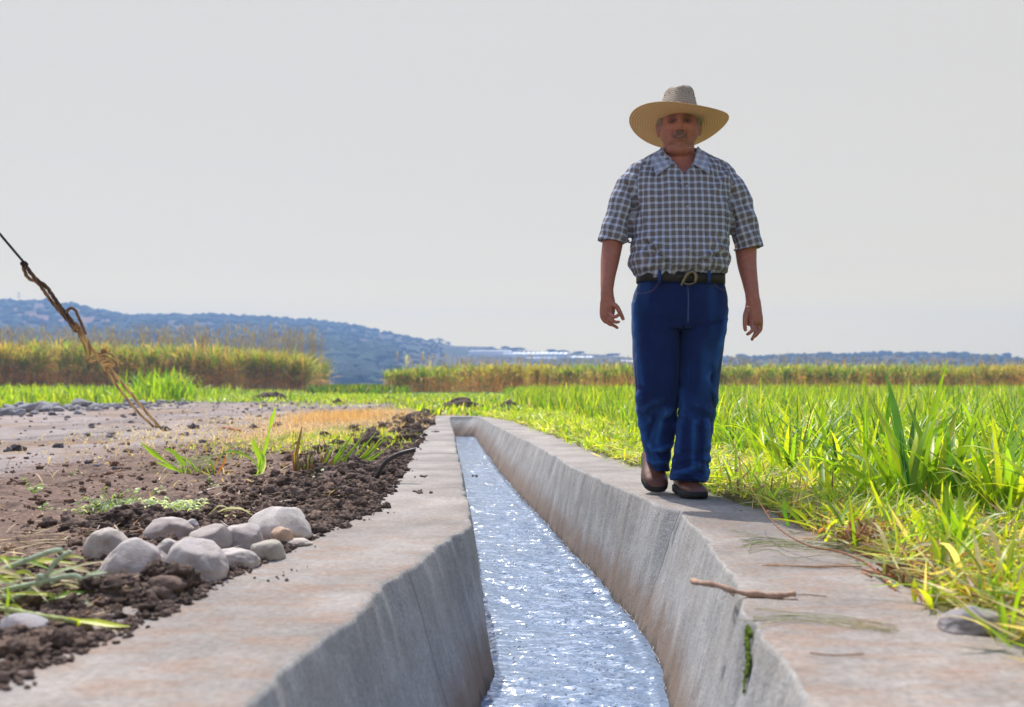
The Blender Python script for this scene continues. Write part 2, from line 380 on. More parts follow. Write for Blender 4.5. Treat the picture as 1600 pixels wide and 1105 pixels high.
# water
ys = dense([(-1.5, 0), (15.0, 0)], .013); fl, fr = interp(L_WAT), interp(R_WAT+[(15, -.58)])
nc = 60; t = np.linspace(0, 1, nc)[None]; XL = (fl(ys)-.06)[:, None]; XR = (fr(ys)+.06)[:, None]
X = XL*(1-t)+XR*t; Y = np.repeat(ys[:, None], nc, 1)
cf_ = 1-.6*sstep(5, 11, Y); Z = WZf(Y)+cf_*.0135*n2(X, Y*1.6, 6, 2, 3)+cf_*.0085*n2(X*1.0+Y*.5, Y*1.9, 15, 2, 8)+.0015*n2(X, Y*1.3, 48, 1, 4)
Z += .012*np.exp(-((X-XR+.09)/.02)**2)*.6
i = np.arange(len(ys)-1)[:, None]*nc; j = np.arange(nc-1)[None]; a = (i+j).ravel()
tag(mesh_np('water', np.stack([X, Y, Z], 2).reshape(-1, 3), np.stack([a, a+1, a+nc+1, a+nc], 1), M['water']), kind='structure')
# thin foamy line along the right wall
fb = Bag()
rr = random.Random(3)
for y in np.arange(2.6, 9, .0028):
    if rr.random() < .8:
        s = rr.uniform(.0005, .0016)*(1.3 if rr.random() < .2 else 1); v, f = ICO[1]
        fb.add(v*np.array([s, s*1.5, s*.8])+np.array([float(fr(y))+.002+.006*math.sin(y*19)+.003*math.sin(y*47)+rr.uniform(-.004, .003), y, float(WZf(y))+.007]), f)
M['foam_glints'] = foam_glint_mat()
for (px, py, sx_, sy_, n) in ((860, 905, 22, 18, 60), (905, 948, 26, 14, 60), (838, 870, 22, 14, 40), (938, 1047, 26, 5, 40), (830, 975, 26, 26, 24), (790, 920, 22, 22, 18), (855, 842, 24, 20, 44), (830, 812, 22, 16, 36), (985, 1088, 24, 12, 18), (905, 1092, 20, 8, 14), (800, 860, 26, 26, 22), (925, 985, 30, 30, 22), (770, 790, 16, 20, 20), (880, 1020, 60, 40, 22)):  # added white flecks, clustered to imitate sun glints on the ripples
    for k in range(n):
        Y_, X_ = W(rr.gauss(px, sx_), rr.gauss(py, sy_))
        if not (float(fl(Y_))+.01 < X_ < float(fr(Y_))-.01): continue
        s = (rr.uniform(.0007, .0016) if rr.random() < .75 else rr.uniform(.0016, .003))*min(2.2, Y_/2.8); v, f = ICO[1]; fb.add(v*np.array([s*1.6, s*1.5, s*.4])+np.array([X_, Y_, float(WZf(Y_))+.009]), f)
tag(fb.build('foam_glints', M['foam_glints']), 'white flecks added as sun glints, and foamy line lapping the sunlit canal wall', 'foam_glints', kind='stuff')

# ---------------------------------------------------------------- ground
def axis(segs):
    out = [segs[0][0]]
    for a, b, s in segs: n = max(1, int(round((b-a)/s))); out += list(np.linspace(a, b, n+1)[1:])
    return np.array(out)
gx = np.concatenate([-np.geomspace(11, 2400, 45)[::-1], axis([(-11, -4.5, .12), (-4.5, -2.6, .045), (-2.6, -.5, .016), (-.5, .75, .06), (.75, 2.2, .03), (2.2, 5, .09), (5, 12, .35)])[1:], np.geomspace(12, 2400, 44)[1:]])
gy = np.concatenate([axis([(-1500, -20, 250), (-20, -2, 1.5), (-2, 1.2, .1), (1.2, 6, .017), (6, 10, .04), (10, 20, .09), (20, 45, .4)]), np.geomspace(45, 2400, 50)[1:]])
def dark_heap(X, Y):      # ridges of dug soil
    h = 0
    for (px, py, sx_, sy_, hh) in ((275, 925, .15, .06, .045), (110, 940, .15, .08, .035), (60, 1010, .12, .1, .02), (200, 812, .14, .12, .035), (530, 770, .20, .22, .045), (560, 745, .18, .16, .055), (470, 780, .16, .18, .025), (600, 735, .10, .18, .045), (380, 720, .4, .3, .02), (140, 700, .5, .4, .02)):
        c = P(px, py); h = h+hh*np.exp(-((X-c.x)/sx_)**2-((Y-c.y)/sy_)**2)
    return h
def gz(X, Y):
    X = np.asarray(X, float); Y = np.broadcast_to(np.asarray(Y, float), X.shape)
    e = .028*n2(X, Y, 9, 3, 21)
    inL = sstep(-.002, .068, X-(SBL(Y)+e)); inR = sstep(-.035, .035, (SBR(Y)+e)-X)
    canal = inL*inR*sstep(15.3, 15.15, Y)*sstep(-4, -3.5, Y)
    left = (X < .0).astype(float)
    near = sstep(14, 8, Y)
    base = .012+.012*n2(X, Y, .8, 2, 5)
    soil = .020*n2(X, Y, 4, 3, 2)+.014*n2(X, Y, 16, 3, 9)*near+.010*n2(X, Y, 38, 2, 12)*sstep(9, 5, Y)
    path = sstep(-2.4, -3.1, X)*sstep(31, 27, Y)
    z = base+soil*(1-.8*path)+path*.012*np.abs(n2(X*1.6, Y*.35, 3, 3, 25))+dark_heap(X, Y)*left*(1+.5*n2(X, Y, 22, 2, 33))
    z = np.where(left > 0, z-.012, z+.004)
    z = z*sstep(300, 60, np.abs(Y))
    return z*(1-canal)+(-.82)*canal
C_PATH = np.array((.285, .24, .222)); C_SOIL = np.array((.215, .145, .11)); C_DARK = np.array((.112, .080, .064)); C_ORG = np.array((.42, .26, .15))
C_GRN = np.array((.13, .19, .035)); C_MUL = np.array((.20, .19, .07)); C_RS = np.array((.12, .10, .055)); C_FAR = np.array((.09, .15, .04))
def lerp(a, b, t): return a*(1-t[..., None])+b*t[..., None]
def masks(X, Y):
    nA = n2(X, Y, .7, 3, 40); nB = n2(X, Y, 3.5, 3, 41)
    left = (X < SBL(np.clip(Y, -2, 15))+.5).astype(float)*(X < 0)
    path = sstep(-2.45, -3.05, X+.35*nA+.15*nB)*sstep(31, 25, Y+4*nA)*sstep(-10.6, -9.3, X+.5*nA)*left
    org = sstep(7.2, 8.6, Y+.8*nA)*sstep(24, 17, Y+3*nA)*sstep(-3.6, -2.7, X+.25*nB)*left
    soil = sstep(9.5, 7.5, Y+nA)*left
    return nA, nB, left, path, org, soil
def gcol(X, Y):
    nA, nB, left, path, org, soil = masks(X, Y); nC = n2(X, Y, 12, 3, 44)
    far = sstep(24, 34, Y+4*nA)
    c = np.broadcast_to(C_RS, X.shape+(3,)).copy()
    edge = sstep(1.5, .5, X-SBR(np.clip(Y, -2, 15)))
    c = lerp(c, C_MUL, edge*(1-left)); c = lerp(c, C_MUL*.9, left)
    c = lerp(c, C_ORG, org); c = lerp(c, C_SOIL*1.1, soil)
    grn = sstep(.05, .45, n2(X, Y, 1.1, 3, 50))*sstep(5.2, 6.5, Y)*sstep(-2.5, -1.8, X)*left*.7
    c = lerp(c, C_GRN, grn)
    c = lerp(c, C_PATH, path)
    dk = sstep(-.1, .5, nC+.4*nB)*soil*(1-path); c = lerp(c, C_DARK, dk*.75)
    rim = sstep(.55, .1, SBL(np.clip(Y, -2, 15))-X)*sstep(9, 6, Y)*left; c = lerp(c, C_DARK, rim*.8)
    tr = sstep(-.02, .22, n2(X*1.0, Y*.5, 3.2, 4, 46))*path; c = lerp(c, np.array((.17, .13, .115)), tr*.6); c = lerp(c, C_PATH*1.35, sstep(.0, .25, n2(X, Y*.5, 1.4, 3, 47))*path*.6); c = lerp(c, np.array((.30, .20, .12)), sstep(.08, .3, n2(X, Y, 1.1, 3, 48))*path*.5)
    c = lerp(c, C_FAR, far)
    c = lerp(c, np.array((.15, .19, .05)), far*sstep(0, .5, n2(X, Y, .05, 2, 60)))
    return c
X, Y = np.meshgrid(gx, gy, indexing='xy'); Z = gz(X, Y)
C = gcol(X, Y); nx = len(gx)
Vg = np.stack([X, Y, Z], 2).reshape(-1, 3); Cg = C.reshape(-1, 3)
i = np.arange(len(gy)-1)[:, None]*nx; j = np.arange(nx-1)[None]; a = (i+j).ravel()
Fg = np.stack([a, a+1, a+nx+1, a+nx], 1)
cx = Vg[Fg].mean(1); pm = masks(cx[:, 0], cx[:, 1])[3] > .5
def sub(name, mask):
    f = Fg[mask]; u, inv = np.unique(f, return_inverse=True); return mesh_np(name, Vg[u], inv.reshape(-1, 4), M['earth'], col=Cg[u])
tag(sub('ground', ~pm), kind='structure'); tag(sub('dirt_path', pm), kind='structure')
def zat(x, y): return float(gz(np.array([x]), np.array([y]))[0])
def G0(px, py):
    v = P(px, py); z = zat(v.x, v.y); v = P(px, py, max(-.05, min(.1, z))); return Vector((v.x, v.y, zat(v.x, v.y)))

# clods and litter
def lump(sub_, seed, amp=.35, fr_=1.6):
    v, f = ICO[sub_]; n = fbm(v+seed*7.7, fr_, 3, seed); return v*(1+amp*n)[:, None], f
def scatter_lumps(name, pos, size, cols, sub_=2, flat=.7, mat='clod'):
    V = []; Fs = []; C_ = []; var = [lump(sub_, s, .95, 2.1) for s in range(10)]; varb = [lump(3, s+20, .9, 2.0) for s in range(10)]; varb = [(v_*(1+.28*fbm(v_, 5.5, 2, s_))[:, None], f_) for s_, (v_, f_) in enumerate(varb)]; n = 0
    for k in range(len(pos)):
        v, f = varb[k % 10] if size[k] > .0085 else var[k % 10]; a_ = rng.uniform(0, 6.28); ca, sa = math.cos(a_), math.sin(a_)
        s = size[k]*np.array([rng.uniform(.8, 1.3), rng.uniform(.8, 1.2), flat*rng.uniform(.8, 1.2)])
        w_ = v*s; w_ = np.stack([w_[:, 0]*ca-w_[:, 1]*sa, w_[:, 0]*sa+w_[:, 1]*ca, w_[:, 2]], 1)+pos[k]
        V.append(w_); Fs.append(f+n); n += len(v); C_.append(np.broadcast_to(cols[k], (len(v), 3)))
    return mesh_np(name, np.concatenate(V), np.concatenate(Fs), M[mat], col=np.concatenate(C_))
def put(X, Y, lift): return np.stack([X, Y, gz(X, Y)+lift], 1)
pos = []; siz = []; col = []
def clods(n, yr, dr, s_med, spread=.5, c=C_DARK, maxs=.03):
    Yc = rng.uniform(*yr, n); d = np.abs(rng.normal(0, 1, n))*dr; Xc = SBL(Yc)-.01-d+.02*rng.normal(0, 1, n)
    s = np.minimum(np.exp(rng.normal(math.log(s_med), spread, n)), maxs); k = (Xc < SBL(Yc)+.05) & (Xc > -3.3)
    Xc, Yc, s = Xc[k], Yc[k], s[k]; pos.append(put(Xc, Yc, s*.35)); siz.append(s); col.append(c*rng.uniform(.55, 2.0, len(s))[:, None]*np.array([1, .97, .93]))
clods(2200, (1.5, 2.4), .20, .006, .55, maxs=.018); clods(2600, (2.3, 3.6), .26, .0055, .6, maxs=.018); clods(4200, (3.4, 5.2), .30, .006, .6, maxs=.024)
clods(2200, (5, 8), .3, .007, .6, maxs=.03); clods(4200, (2.5, 8), 1.3, .0045, .6, C_SOIL*.95, .02)
for (y0_, y1_, n_, s_m) in ((1.6, 3.2, 700, .005), (3.2, 5.2, 700, .006), (5.2, 9, 500, .008)):   # ragged soil edge on the concrete
    Yc = rng.uniform(y0_, y1_, n_); Xc = SBL(Yc)+.01+.022*rng.normal(0, 1, n_)+.02*n2(Yc, Yc*0, 5, 2, 3); s = np.minimum(np.exp(rng.normal(math.log(s_m), .5, n_)), .02); pos.append(np.stack([Xc, Yc, np.maximum(gz(Xc, Yc), 0)+s*.3], 1)); siz.append(s); col.append(C_DARK*rng.uniform(.6, 1.8, n_)[:, None])
# ridges with coarse clods
for (px, py, sx_, sy_, n, s) in ((285, 925, .12, .045, 620, .006), (110, 935, .14, .07, 440, .006), (60, 1000, .12, .1, 380, .006), (200, 815, .11, .1, 260, .009), (530, 770, .18, .2, 700, .0085), (565, 745, .14, .14, 420, .011), (600, 725, .1, .15, 240, .009)):
    c0 = P(px, py); Xc = rng.normal(c0.x, sx_, n); Yc = rng.normal(c0.y, sy_, n); k = Xc < SBL(Yc)-.0; Xc, Yc = Xc[k], Yc[k]
    s_ = np.minimum(np.exp(rng.normal(math.log(s), .55, len(Xc))), .034); pos.append(put(Xc, Yc, s_*.4)); siz.append(s_); col.append(C_DARK*rng.uniform(.55, 1.9, len(s_))[:, None])
# path pebbles
n = 900; Yc = rng.uniform(5.5, 27, n); Xc = rng.uniform(-10, -2.2, n)
s_ = np.minimum(np.exp(rng.normal(math.log(.012), .6, n)), .05); pos.append(put(Xc, Yc, s_*.2)); siz.append(s_); col.append(np.array((.16, .14, .14))*rng.uniform(.5, 1.6, n)[:, None])
# dark clods on the dry strip by the far end of the left wall
n = 520; Yc = rng.uniform(7.5, 17, n); Xc = SBL(Yc)-np.abs(rng.normal(0, .35, n))
s_ = np.minimum(np.exp(rng.normal(math.log(.014), .7, n)), .07); pos.append(put(Xc, Yc, s_*.3)); siz.append(s_); col.append(C_DARK*rng.uniform(.7, 1.5, n)[:, None])
# crumbs of soil on the concrete tops
n = 45; Yc = rng.uniform(1.6, 9, n); Xc = SBL(Yc)+np.abs(rng.normal(0, .06, n)); s_ = rng.uniform(.001, .005, n); pos.append(np.stack([Xc, Yc, np.full(n, .003)], 1)); siz.append(s_); col.append(np.tile(C_SOIL*.8, (n, 1)))
for (px, py, n, s) in ((660, 770, 14, .006), (740, 745, 3, .006), (660, 746, 8, .005), (680, 675, 8, .008), (430, 905, 6, .003), (1145, 800, 4, .002), (455, 890, 4, .003)):
    c0 = P(px, py); pos.append(np.stack([rng.normal(c0.x, .03, n), rng.normal(c0.y, .04, n), np.full(n, .004)], 1)); siz.append(rng.uniform(.4, 1.4, n)*s); col.append(np.tile(C_DARK*1.5, (n, 1)))
tag(scatter_lumps('soil_clods', np.concatenate(pos), np.concatenate(siz), np.concatenate(col), 2, .75), 'crumbly dark brown soil clods strewn over the bare ground beside the left canal wall', 'soil', kind='stuff')

# rubble heap row at the edge of the path: countable rocks
vr = [mesh_np('rubble_rock', lump(3, 60+s, .45, 1.3)[0]*np.array([1, .8, .6]), lump(3, 60+s)[1], M['stone'], col=np.broadcast_to(np.array((.25, .25, .27))*(.8+.1*s), (len(ICO[3][0]), 3))) for s in range(5)]
used = set()
for k in range(290):
    t_ = rng.uniform(0, 1); px = t_*300; py = 644-15*t_+rng.normal(0, 3.6); c0 = P(px-14+rng.uniform(0, 16), max(624, py))
    s_ = float(np.clip(np.exp(rng.normal(math.log(.046), .55)), .02, .16)); v = k % 5
    o = vr[v] if v not in used else vr[v].copy()
    if v in used: COL.objects.link(o)
    used.add(v)
    o.location = (c0.x, c0.y, zat(c0.x, c0.y)+s_*.25); o.scale = (s_*1.2, s_, s_); o.rotation_euler = (rng.uniform(-.4, .4), rng.uniform(-.4, .4), rng.uniform(0, 6.28))
    tag(o, 'blue grey rubble rock in the row heaped along the left edge of the dirt path', 'rock', 'rubble rocks along the dirt path')

# river stones by the wall
stones = [  # x0,x1,y0,y1, tint, label
 (131, 205, 822, 876, (.40, .37, .34), 'greyish river stone behind the squarish one at the left end of the stone cluster', .9),
 (158, 257, 842, 912, (.44, .41, .40), 'large squarish pale stone at the front left of the stone cluster', 1.),
 (231, 302, 809, 847, (.41, .37, .36), 'rounded stone at the back of the stone cluster, left of the tiny one', .9),
 (287, 311, 812, 830, (.40, .38, .37), 'tiny pale stone peeping out at the back of the stone cluster', 1.),
 (296, 358, 820, 868, (.37, .34, .32), 'rough brownish angular stone in the middle of the stone cluster', 1.),
 (338, 411, 816, 862, (.43, .40, .39), 'smooth domed stone directly left of the biggest stone', 1.),
 (391, 486, 791, 850, (.50, .48, .46), 'biggest whitish stone at the back right of the cluster, near the concrete', 1.),
 (421, 456, 824, 858, (.46, .33, .23), 'small tan orange cube-like stone in front of the biggest stone', 1.),
 (239, 290, 842, 880, (.38, .36, .34), 'half hidden stone between the two large front stones', 1.),
 (257, 354, 841, 914, (.45, .42, .41), 'large humped grey stone at the front of the cluster, closest to the camera', 1.),
 (336, 405, 855, 894, (.42, .40, .38), 'low flat-topped stone to the right of the humped front stone', 1.),
 (389, 446, 845, 880, (.36, .34, .30), 'dark flat wedge stone beside the wall below the tan one', 1.),
 (440, 486, 834, 858, (.40, .36, .33), 'thin sliver of stone lying on the edge of the concrete wall', 1.),
 (-6, 80, 958, 1000, (.40, .39, .42), 'bluish pale stone half sunk in dark soil at the left edge under the cut stems', 1.),
 (1468, 1572, 948, 996, (.36, .34, .35), 'flat grey rock beside the outer edge of the right wall among weeds', 1.)]
for k, (x0, x1, y0, y1, tint, lab, _) in enumerate(stones):
    Yf = 768/(y1-4-600); wd = (x1-x0)*Yf/F; ht = (y1-y0)*Yf/F; Yc = Yf+wd*.30
    c0 = Q((x0+x1)/2, (y0+y1)/2, Yc)
    v, f = ICO[5]; v = v.copy()
    tint = tuple(q*m_ for q, m_ in zip(tint, (1.2, 1.13, 1.07) if k < 14 else (.75, .72, .70))); tint = tuple(q*(.72 if k == 13 else 1) for q in tint); n = fbm(v+k*5.1, 1.1, 3, k); e = 2.5 if k in (1, 9, 7) else 2.2
    rn = (np.abs(v)**e).sum(1)**(-1/e); v = v*rn[:, None]*(1+.24*n+.035*fbm(v+k, 4, 3, k)+.012*fbm(v+k, 12, 2, k))[:, None]
    # cut planes give worn facets
    rk = np.random.default_rng(k+5)
    for q in range(4):
        d = rk.normal(0, 1, 3); d[2] = abs(d[2]); d /= np.linalg.norm(d); h = .80+rk.uniform(0, .12); pr = v@d; over = np.clip(pr-h, 0, None); v = v-d*(over*.75)[:, None]
    v[:, 2] = np.where(v[:, 2] > 0, v[:, 2], v[:, 2]*.8)
    V_ = v*np.array([wd/2*1.04, wd/2*.85, ht*.60])
    cc = np.array(tint)*(1+.12*fbm(v+k, 1.5, 3, k+9))[:, None]
    zz = c0.z-.1*ht
    if k in (0, 1, 6, 9, 5): tp = (.20, .20, .10, .34, .15)[(0, 1, 6, 9, 5).index(k)]; V_[:, 0] *= 1-tp*V_[:, 2]/ht*1.5; V_[:, 1] *= 1-tp*V_[:, 2]/ht*1.2
    if k == 12: V_ = V_*np.array([1, 1, .5])
    o = mesh_np('river_stone', V_, f, M['stone'], col=cc); o.location = (c0.x, c0.y, zz)
    if k == 9: pass
    tag(o, lab, 'stone', 'river stones by the canal wall' if k < 14 else None)
# ---------------------------------------------------------------- hills and far things
prof = interp([(-1500, 470), (-700, 462), (-300, 470), (0, 481), (60, 485), (130, 490), (200, 497), (290, 497), (400, 502), (480, 507), (540, 515), (600, 526), (650, 535), (705, 542), (760, 546), (850, 552), (940, 556), (1000, 562), (1060, 564), (1140, 560), (1220, 558), (1300, 557), (1400, 554), (1480, 556), (1540, 560), (1600, 563), (1900, 560), (2600, 550), (3200, 566)])
RID = 640.0
def ridge_r(px): return 640+110*np.sin(px/310.)+170*sstep(900, 1200, px)+60*sstep(400, 0, px)
def hill_z(px, r, nz=True):
    Rr = ridge_r(px); t = (r-330)/(Rr-330); top = (600-prof(px))/F*Rr+CAMZ
    s = sstep(0, 1, np.clip(t, 0, 1))**.9
    z = top*np.where(t < 1, s, 1-.10*(t-1))
    x = px/900.; y = r/140.
    return z+(n2(px/260., r/90., 1.0, 3, 70)*7*(1-sstep(600, 720, px)*sstep(1100, 1010, px))*sstep(0, .5, t)*(1-.75*sstep(.75, 1, t)) if nz else 0)-.6*(t < .02)
pxs = np.linspace(-1500, 3200, 560); rs = np.concatenate([np.linspace(325, 1000, 110)])
PX, RR = np.meshgrid(pxs, rs); ZZ = hill_z(PX, RR); XX = (PX-800)/F*RR
hc = np.array((.10, .085, .055))*(1+.0*PX[..., None]); hb = sstep(-.1, .4, n2(PX/60., RR/40., 1.0, 4, 71))
hc = lerp(hc, np.array((.05, .065, .04)), hb)
hc = lerp(hc, np.array((.28, .13, .07)), sstep(520, 200, PX)*sstep(.0, .4, n2(PX/120., RR/18., 1.0, 3, 72))*.8)
nx = len(pxs); i = np.arange(len(rs)-1)[:, None]*nx; j = np.arange(nx-1)[None]; a = (i+j).ravel()
tag(mesh_np('hills', np.stack([XX, RR, ZZ], 2).reshape(-1, 3), np.stack([a, a+1, a+nx+1, a+nx], 1), M['earth'], col=hc.reshape(-1, 3)), kind='structure')
def hz_at(px, r): return float(hill_z(np.array([float(px)]), np.array([float(r)]))[0])

def leafball(n, rad, seed, sz, flat=1.0, c=(.035, .05, .025), gap=.55, lobes=7):
    r_ = np.random.default_rng(seed); lc = r_.normal(0, 1, (lobes, 3)); lc /= np.linalg.norm(lc, axis=1)[:, None]; lc *= r_.uniform(.3, gap, (lobes, 1)); lc[:, 2] = np.abs(lc[:, 2])*.8
    k = r_.integers(0, lobes, n); d = r_.normal(0, 1, (n, 3)); d /= np.linalg.norm(d, axis=1)[:, None]
    p = (lc[k]+d*r_.uniform(.25, .5, (n, 1)))*rad*np.array([1, 1, flat])
    u = r_.normal(0, 1, (n, 3)); u /= np.linalg.norm(u, axis=1)[:, None]; v = np.cross(u, r_.normal(0, 1, (n, 3))); v /= np.linalg.norm(v, axis=1)[:, None]
    s = sz*r_.uniform(.6, 1.4, (n, 1)); V = np.stack([p-u*s, p+v*s*.7, p+u*s, p-v*s*.7], 1).reshape(-1, 3)
    Fq = np.arange(4*n).reshape(-1, 4); cc = np.repeat(np.array(c)*r_.uniform(.6, 1.6, (n, 1)), 4, 0)
    return V, Fq, cc
M['far_leaf'] = simple('far_leaf', None, .9, .2, 1, 0, use_attr=True, spec=.1)
M['bark'] = simple('bark', (.10, .075, .055), .9, .4, 8, .5, .01)
def hill_tree(px, ytop, wpx, r=None, kind='round', label=None):
    r = float(ridge_r(px))-3 if r is None else r; z0 = hz_at(px, r)-.3; x = (px-800)/F*r; ztop = CAMZ+(600-ytop)/F*r; h = max(2.5, ztop-z0); wd = wpx*r/F
    root = empty('hill_tree' if kind != 'palm' else 'palm_tree', (x, r, z0))
    tr = Bag(); V, f = tube([(0, 0, -.3), (.05*h, 0, h*.35), (.02*h, 0, h*.75)], [.05*h*.5, .035*h*.5, .015*h*.5], 6); tr.add(V, f)
    for q in range(3):
        a_ = q*2.1+px; V, f = tube([(.03*h, 0, h*.35), (math.cos(a_)*wd*.25, math.sin(a_)*wd*.25, h*.62)], [.012*h, .006*h], 5); tr.add(V, f)
    tr.build('trunk', M['bark'], root, loc=(0, 0, 0)); cr = Bag()
    if kind == 'palm':
        for q in range(16):
            a_ = q*.393+.2; L_ = wd*.55*rng.uniform(.8, 1.1); up = rng.uniform(.0, .5)
            pts = [(.02*h+math.cos(a_)*L_*t, math.sin(a_)*L_*t, h*.8+L_*(up*t*2-1.1*t*t)) for t in np.linspace(0, 1, 5)]
            for e, (p0, p1) in enumerate(zip(pts[:-1], pts[1:])):
                n_ = np.array((-math.sin(a_), math.cos(a_), 0))*L_*(.14-.02*e); p0 = np.array(p0); p1 = np.array(p1)
                dn = np.array((0, 0, -L_*.06)); cr.add([p0-n_+dn, p1-n_*.8+dn, p1, p0], np.array([[0, 1, 2, 3]]), (.03, .045, .02)); cr.add([p0+n_+dn, p1+n_*.8+dn, p1, p0], np.array([[0, 1, 2, 3]]), (.035, .05, .02))
    else:
        ch = h*(.75 if kind == 'round' else .9); V, f, c = leafball(760, 1., int(px*7+r) % 9999, .15, 1., lobes=9)
        V = V*np.array([wd*.68, wd*.6, ch*.68])+np.array([0, 0, h-ch*.55 if kind == 'round' else h*.45]); cr.add(V, f, c)
    cr.build('crown', M['far_leaf'], root, loc=(0, 0, 0)); tag(root, label or 'dark bluish tree standing on the hazy hill ridge', 'tree', 'trees on the hill ridge')
    return root
ORD = 'first second third fourth fifth sixth seventh eighth ninth tenth eleventh twelfth thirteenth fourteenth fifteenth sixteenth seventeenth eighteenth nineteenth twentieth'.split(); ORD += ['twenty-'+o_ for o_ in ORD[:9]]
HT = ((10, 467, 15), (35, 476, 16), (24, 481, 14), (50, 480, 12), (82, 482, 26), (-12, 474, 18), (125, 490, 12), (158, 491, 14), (178, 492, 16), (191, 495, 12), (232, 492, 14), (257, 492, 15), (246, 492, 8), (290, 495, 16), (308, 496, 12), (340, 496, 10), (377, 498, 18), (395, 499, 10), (420, 500, 22), (452, 503, 18), (480, 502, 12), (505, 506, 16), (530, 511, 18), (556, 516, 16), (580, 519, 14), (605, 523, 18), (628, 529, 12), (655, 533, 14),
                  (790, 541, 12), (808, 543, 22), (862, 546, 14), (880, 547, 20), (905, 549, 18), (958, 552, 20), (1159, 553, 16), (1282, 550, 8), (1381, 548, 18), (1350, 552, 12), (1438, 549, 16), (1528, 554, 14), (1472, 553, 18), (1250, 554, 14), (1200, 557, 16), (1415, 551, 12), (1560, 559, 16))
for px, yt, wp in HT:
    lf = px < 700; k = sorted(t_[0] for t_ in HT if (t_[0] < 700) == lf).index(px); sz = 'broad' if wp > 17 else ('narrow' if wp < 13 else 'rounded')
    hill_tree(px, yt, wp, label='%s hazy tree, %s from the left on the %s hill ridge' % (sz, ORD[k], 'left' if lf else 'right'))
for px, yt, wp, lab in ((1508, 549, 12, 'small dark round tree standing clear on the far right ridge, left of the last one'), (1573, 551, 13, 'last small round tree standing clear on the ridge at the far right')):
    tag(hill_tree(px, yt, wp), lab, 'tree')
for k, (px, yt, wp) in enumerate(((642, 527, 12), (674, 528, 13), (687, 527, 14), (700, 533, 11))):
    hill_tree(px, yt, wp, kind='palm', label='small palm on the falling ridge, %s of four palms from the left' % ORD[k])
# scrub covering the hill flank
hs = Bag(); v1, f1 = ICO[1]; n = 6500; Vs = []; Cs = []; Fs_ = []
pxa = rng.uniform(-300, 2000, n); ta = rng.uniform(0.02, 1.02, n)**.8
ra = 330+(ridge_r(pxa)-330)*ta; za = hill_z(pxa, ra); s_ = rng.uniform(1.0, 2.8, n)*(1+.8*(pxa < 620)*(ta < .5))*(.65+.35*(pxa < 750))
vv = [lump(1, s, .5)[0] for s in range(12)]
gap_ = (pxa > 695) & (pxa < 1030) & (ra > 470); s_ = np.where(gap_, s_*.25, s_)*(1-.55*sstep(540, 690, pxa)*sstep(760, 700, pxa))
for k in range(n):
    Vs.append(vv[k % 12]*np.array([s_[k]*1.3, s_[k]*1.2, s_[k]])+np.array([(pxa[k]-800)/F*ra[k], ra[k], za[k]+s_[k]*.2])); Fs_.append(f1+len(v1)*k)
    Cs.append(np.broadcast_to(np.array((.04, .06, .035))*rng.uniform(.5, 1.7), (len(v1), 3)))
tag(mesh_np('hillside_scrub', np.concatenate(Vs), np.concatenate(Fs_), M['far_leaf'], col=np.concatenate(Cs), smooth=False), 'dense dark scrub and low woodland covering the hazy blue hillside', 'scrub', kind='stuff')
# greenhouses
M['plastic'] = simple('plastic_sheet', (.88, .88, .90), .5, .08, .2, 0); M['shade_net'] = simple('shade_net', (.03, .035, .04), .8, .1, .2, 0)
def greenhouse(x0, x1, yt, yb, r, lab, mat='plastic', bays=5):
    X0, X1 = (x0-800)/F*r, (x1-800)/F*r; zt = CAMZ+(600-yt)/F*r; zb = CAMZ+(600-yb)/F*r; root = empty('greenhouse', ((X0+X1)/2, r, zb)); n_ = 9; V = []; Fq = []
    Wd = X1-X0; dep = 13.; b = Bag(); nb = bays
    for q in range(nb):   # barrel roofs running along the depth
        a0 = -Wd/2+Wd*q/nb; wd_ = Wd/nb-.15; V = []
        for e in range(n_):
            th = math.pi*e/(n_-1); V += [(a0+wd_/2-math.cos(th)*wd_/2, y, (zt-zb)*((.25 if y == 0 else .80)+.20*math.sin(th))) for y in (0, dep)]
        b.add(V, np.array([(2*e, 2*e+2, 2*e+3, 2*e+1) for e in range(n_-1)]))
        for y in (0, 1):   # gable ends
            idx = [2*e+y for e in range(n_)]; W_ = [V[t] for t in idx]+[(a0+wd_/2, V[idx[0]][1], (zt-zb)*(.8 if y else .25))]; b.add(W_, np.array([(e, e+1, n_) for e in range(n_-1)]))
    b.build('roof', M[mat], root, smooth=False, loc=(0, 0, 0)); b = Bag(); b.add(*box((0, dep/2, (zt-zb)*.12-2), (Wd-.2, dep-.2, (zt-zb)*.24+4))); b.build('wall', M[mat], root, smooth=False, loc=(0, 0, 0))
    tag(root, lab, 'greenhouse', 'greenhouses on the hill')
greenhouse(704, 772, 540.5, 544.5, 660, 'long dark roofed shelter on the ridge, right of the palms', 'shade_net', 6)
greenhouse(731, 800, 546.5, 550, 545, 'narrow white plastic greenhouse strip just under the dark roofed shelter', bays=8)
greenhouse(786, 890, 549, 556, 540, 'long pale plastic greenhouse in the middle of the far hill', bays=14)
greenhouse(824, 872, 557.5, 561, 520, 'thin white plastic greenhouse strip, lowest of the far greenhouses', bays=6)
greenhouse(889, 930, 555, 561, 545, 'bright white greenhouse to the right of the long pale one', bays=6)
greenhouse(930, 1010, 561.5, 568, 540, 'grey plastic greenhouse partly behind the man at his right elbow side', bays=10)
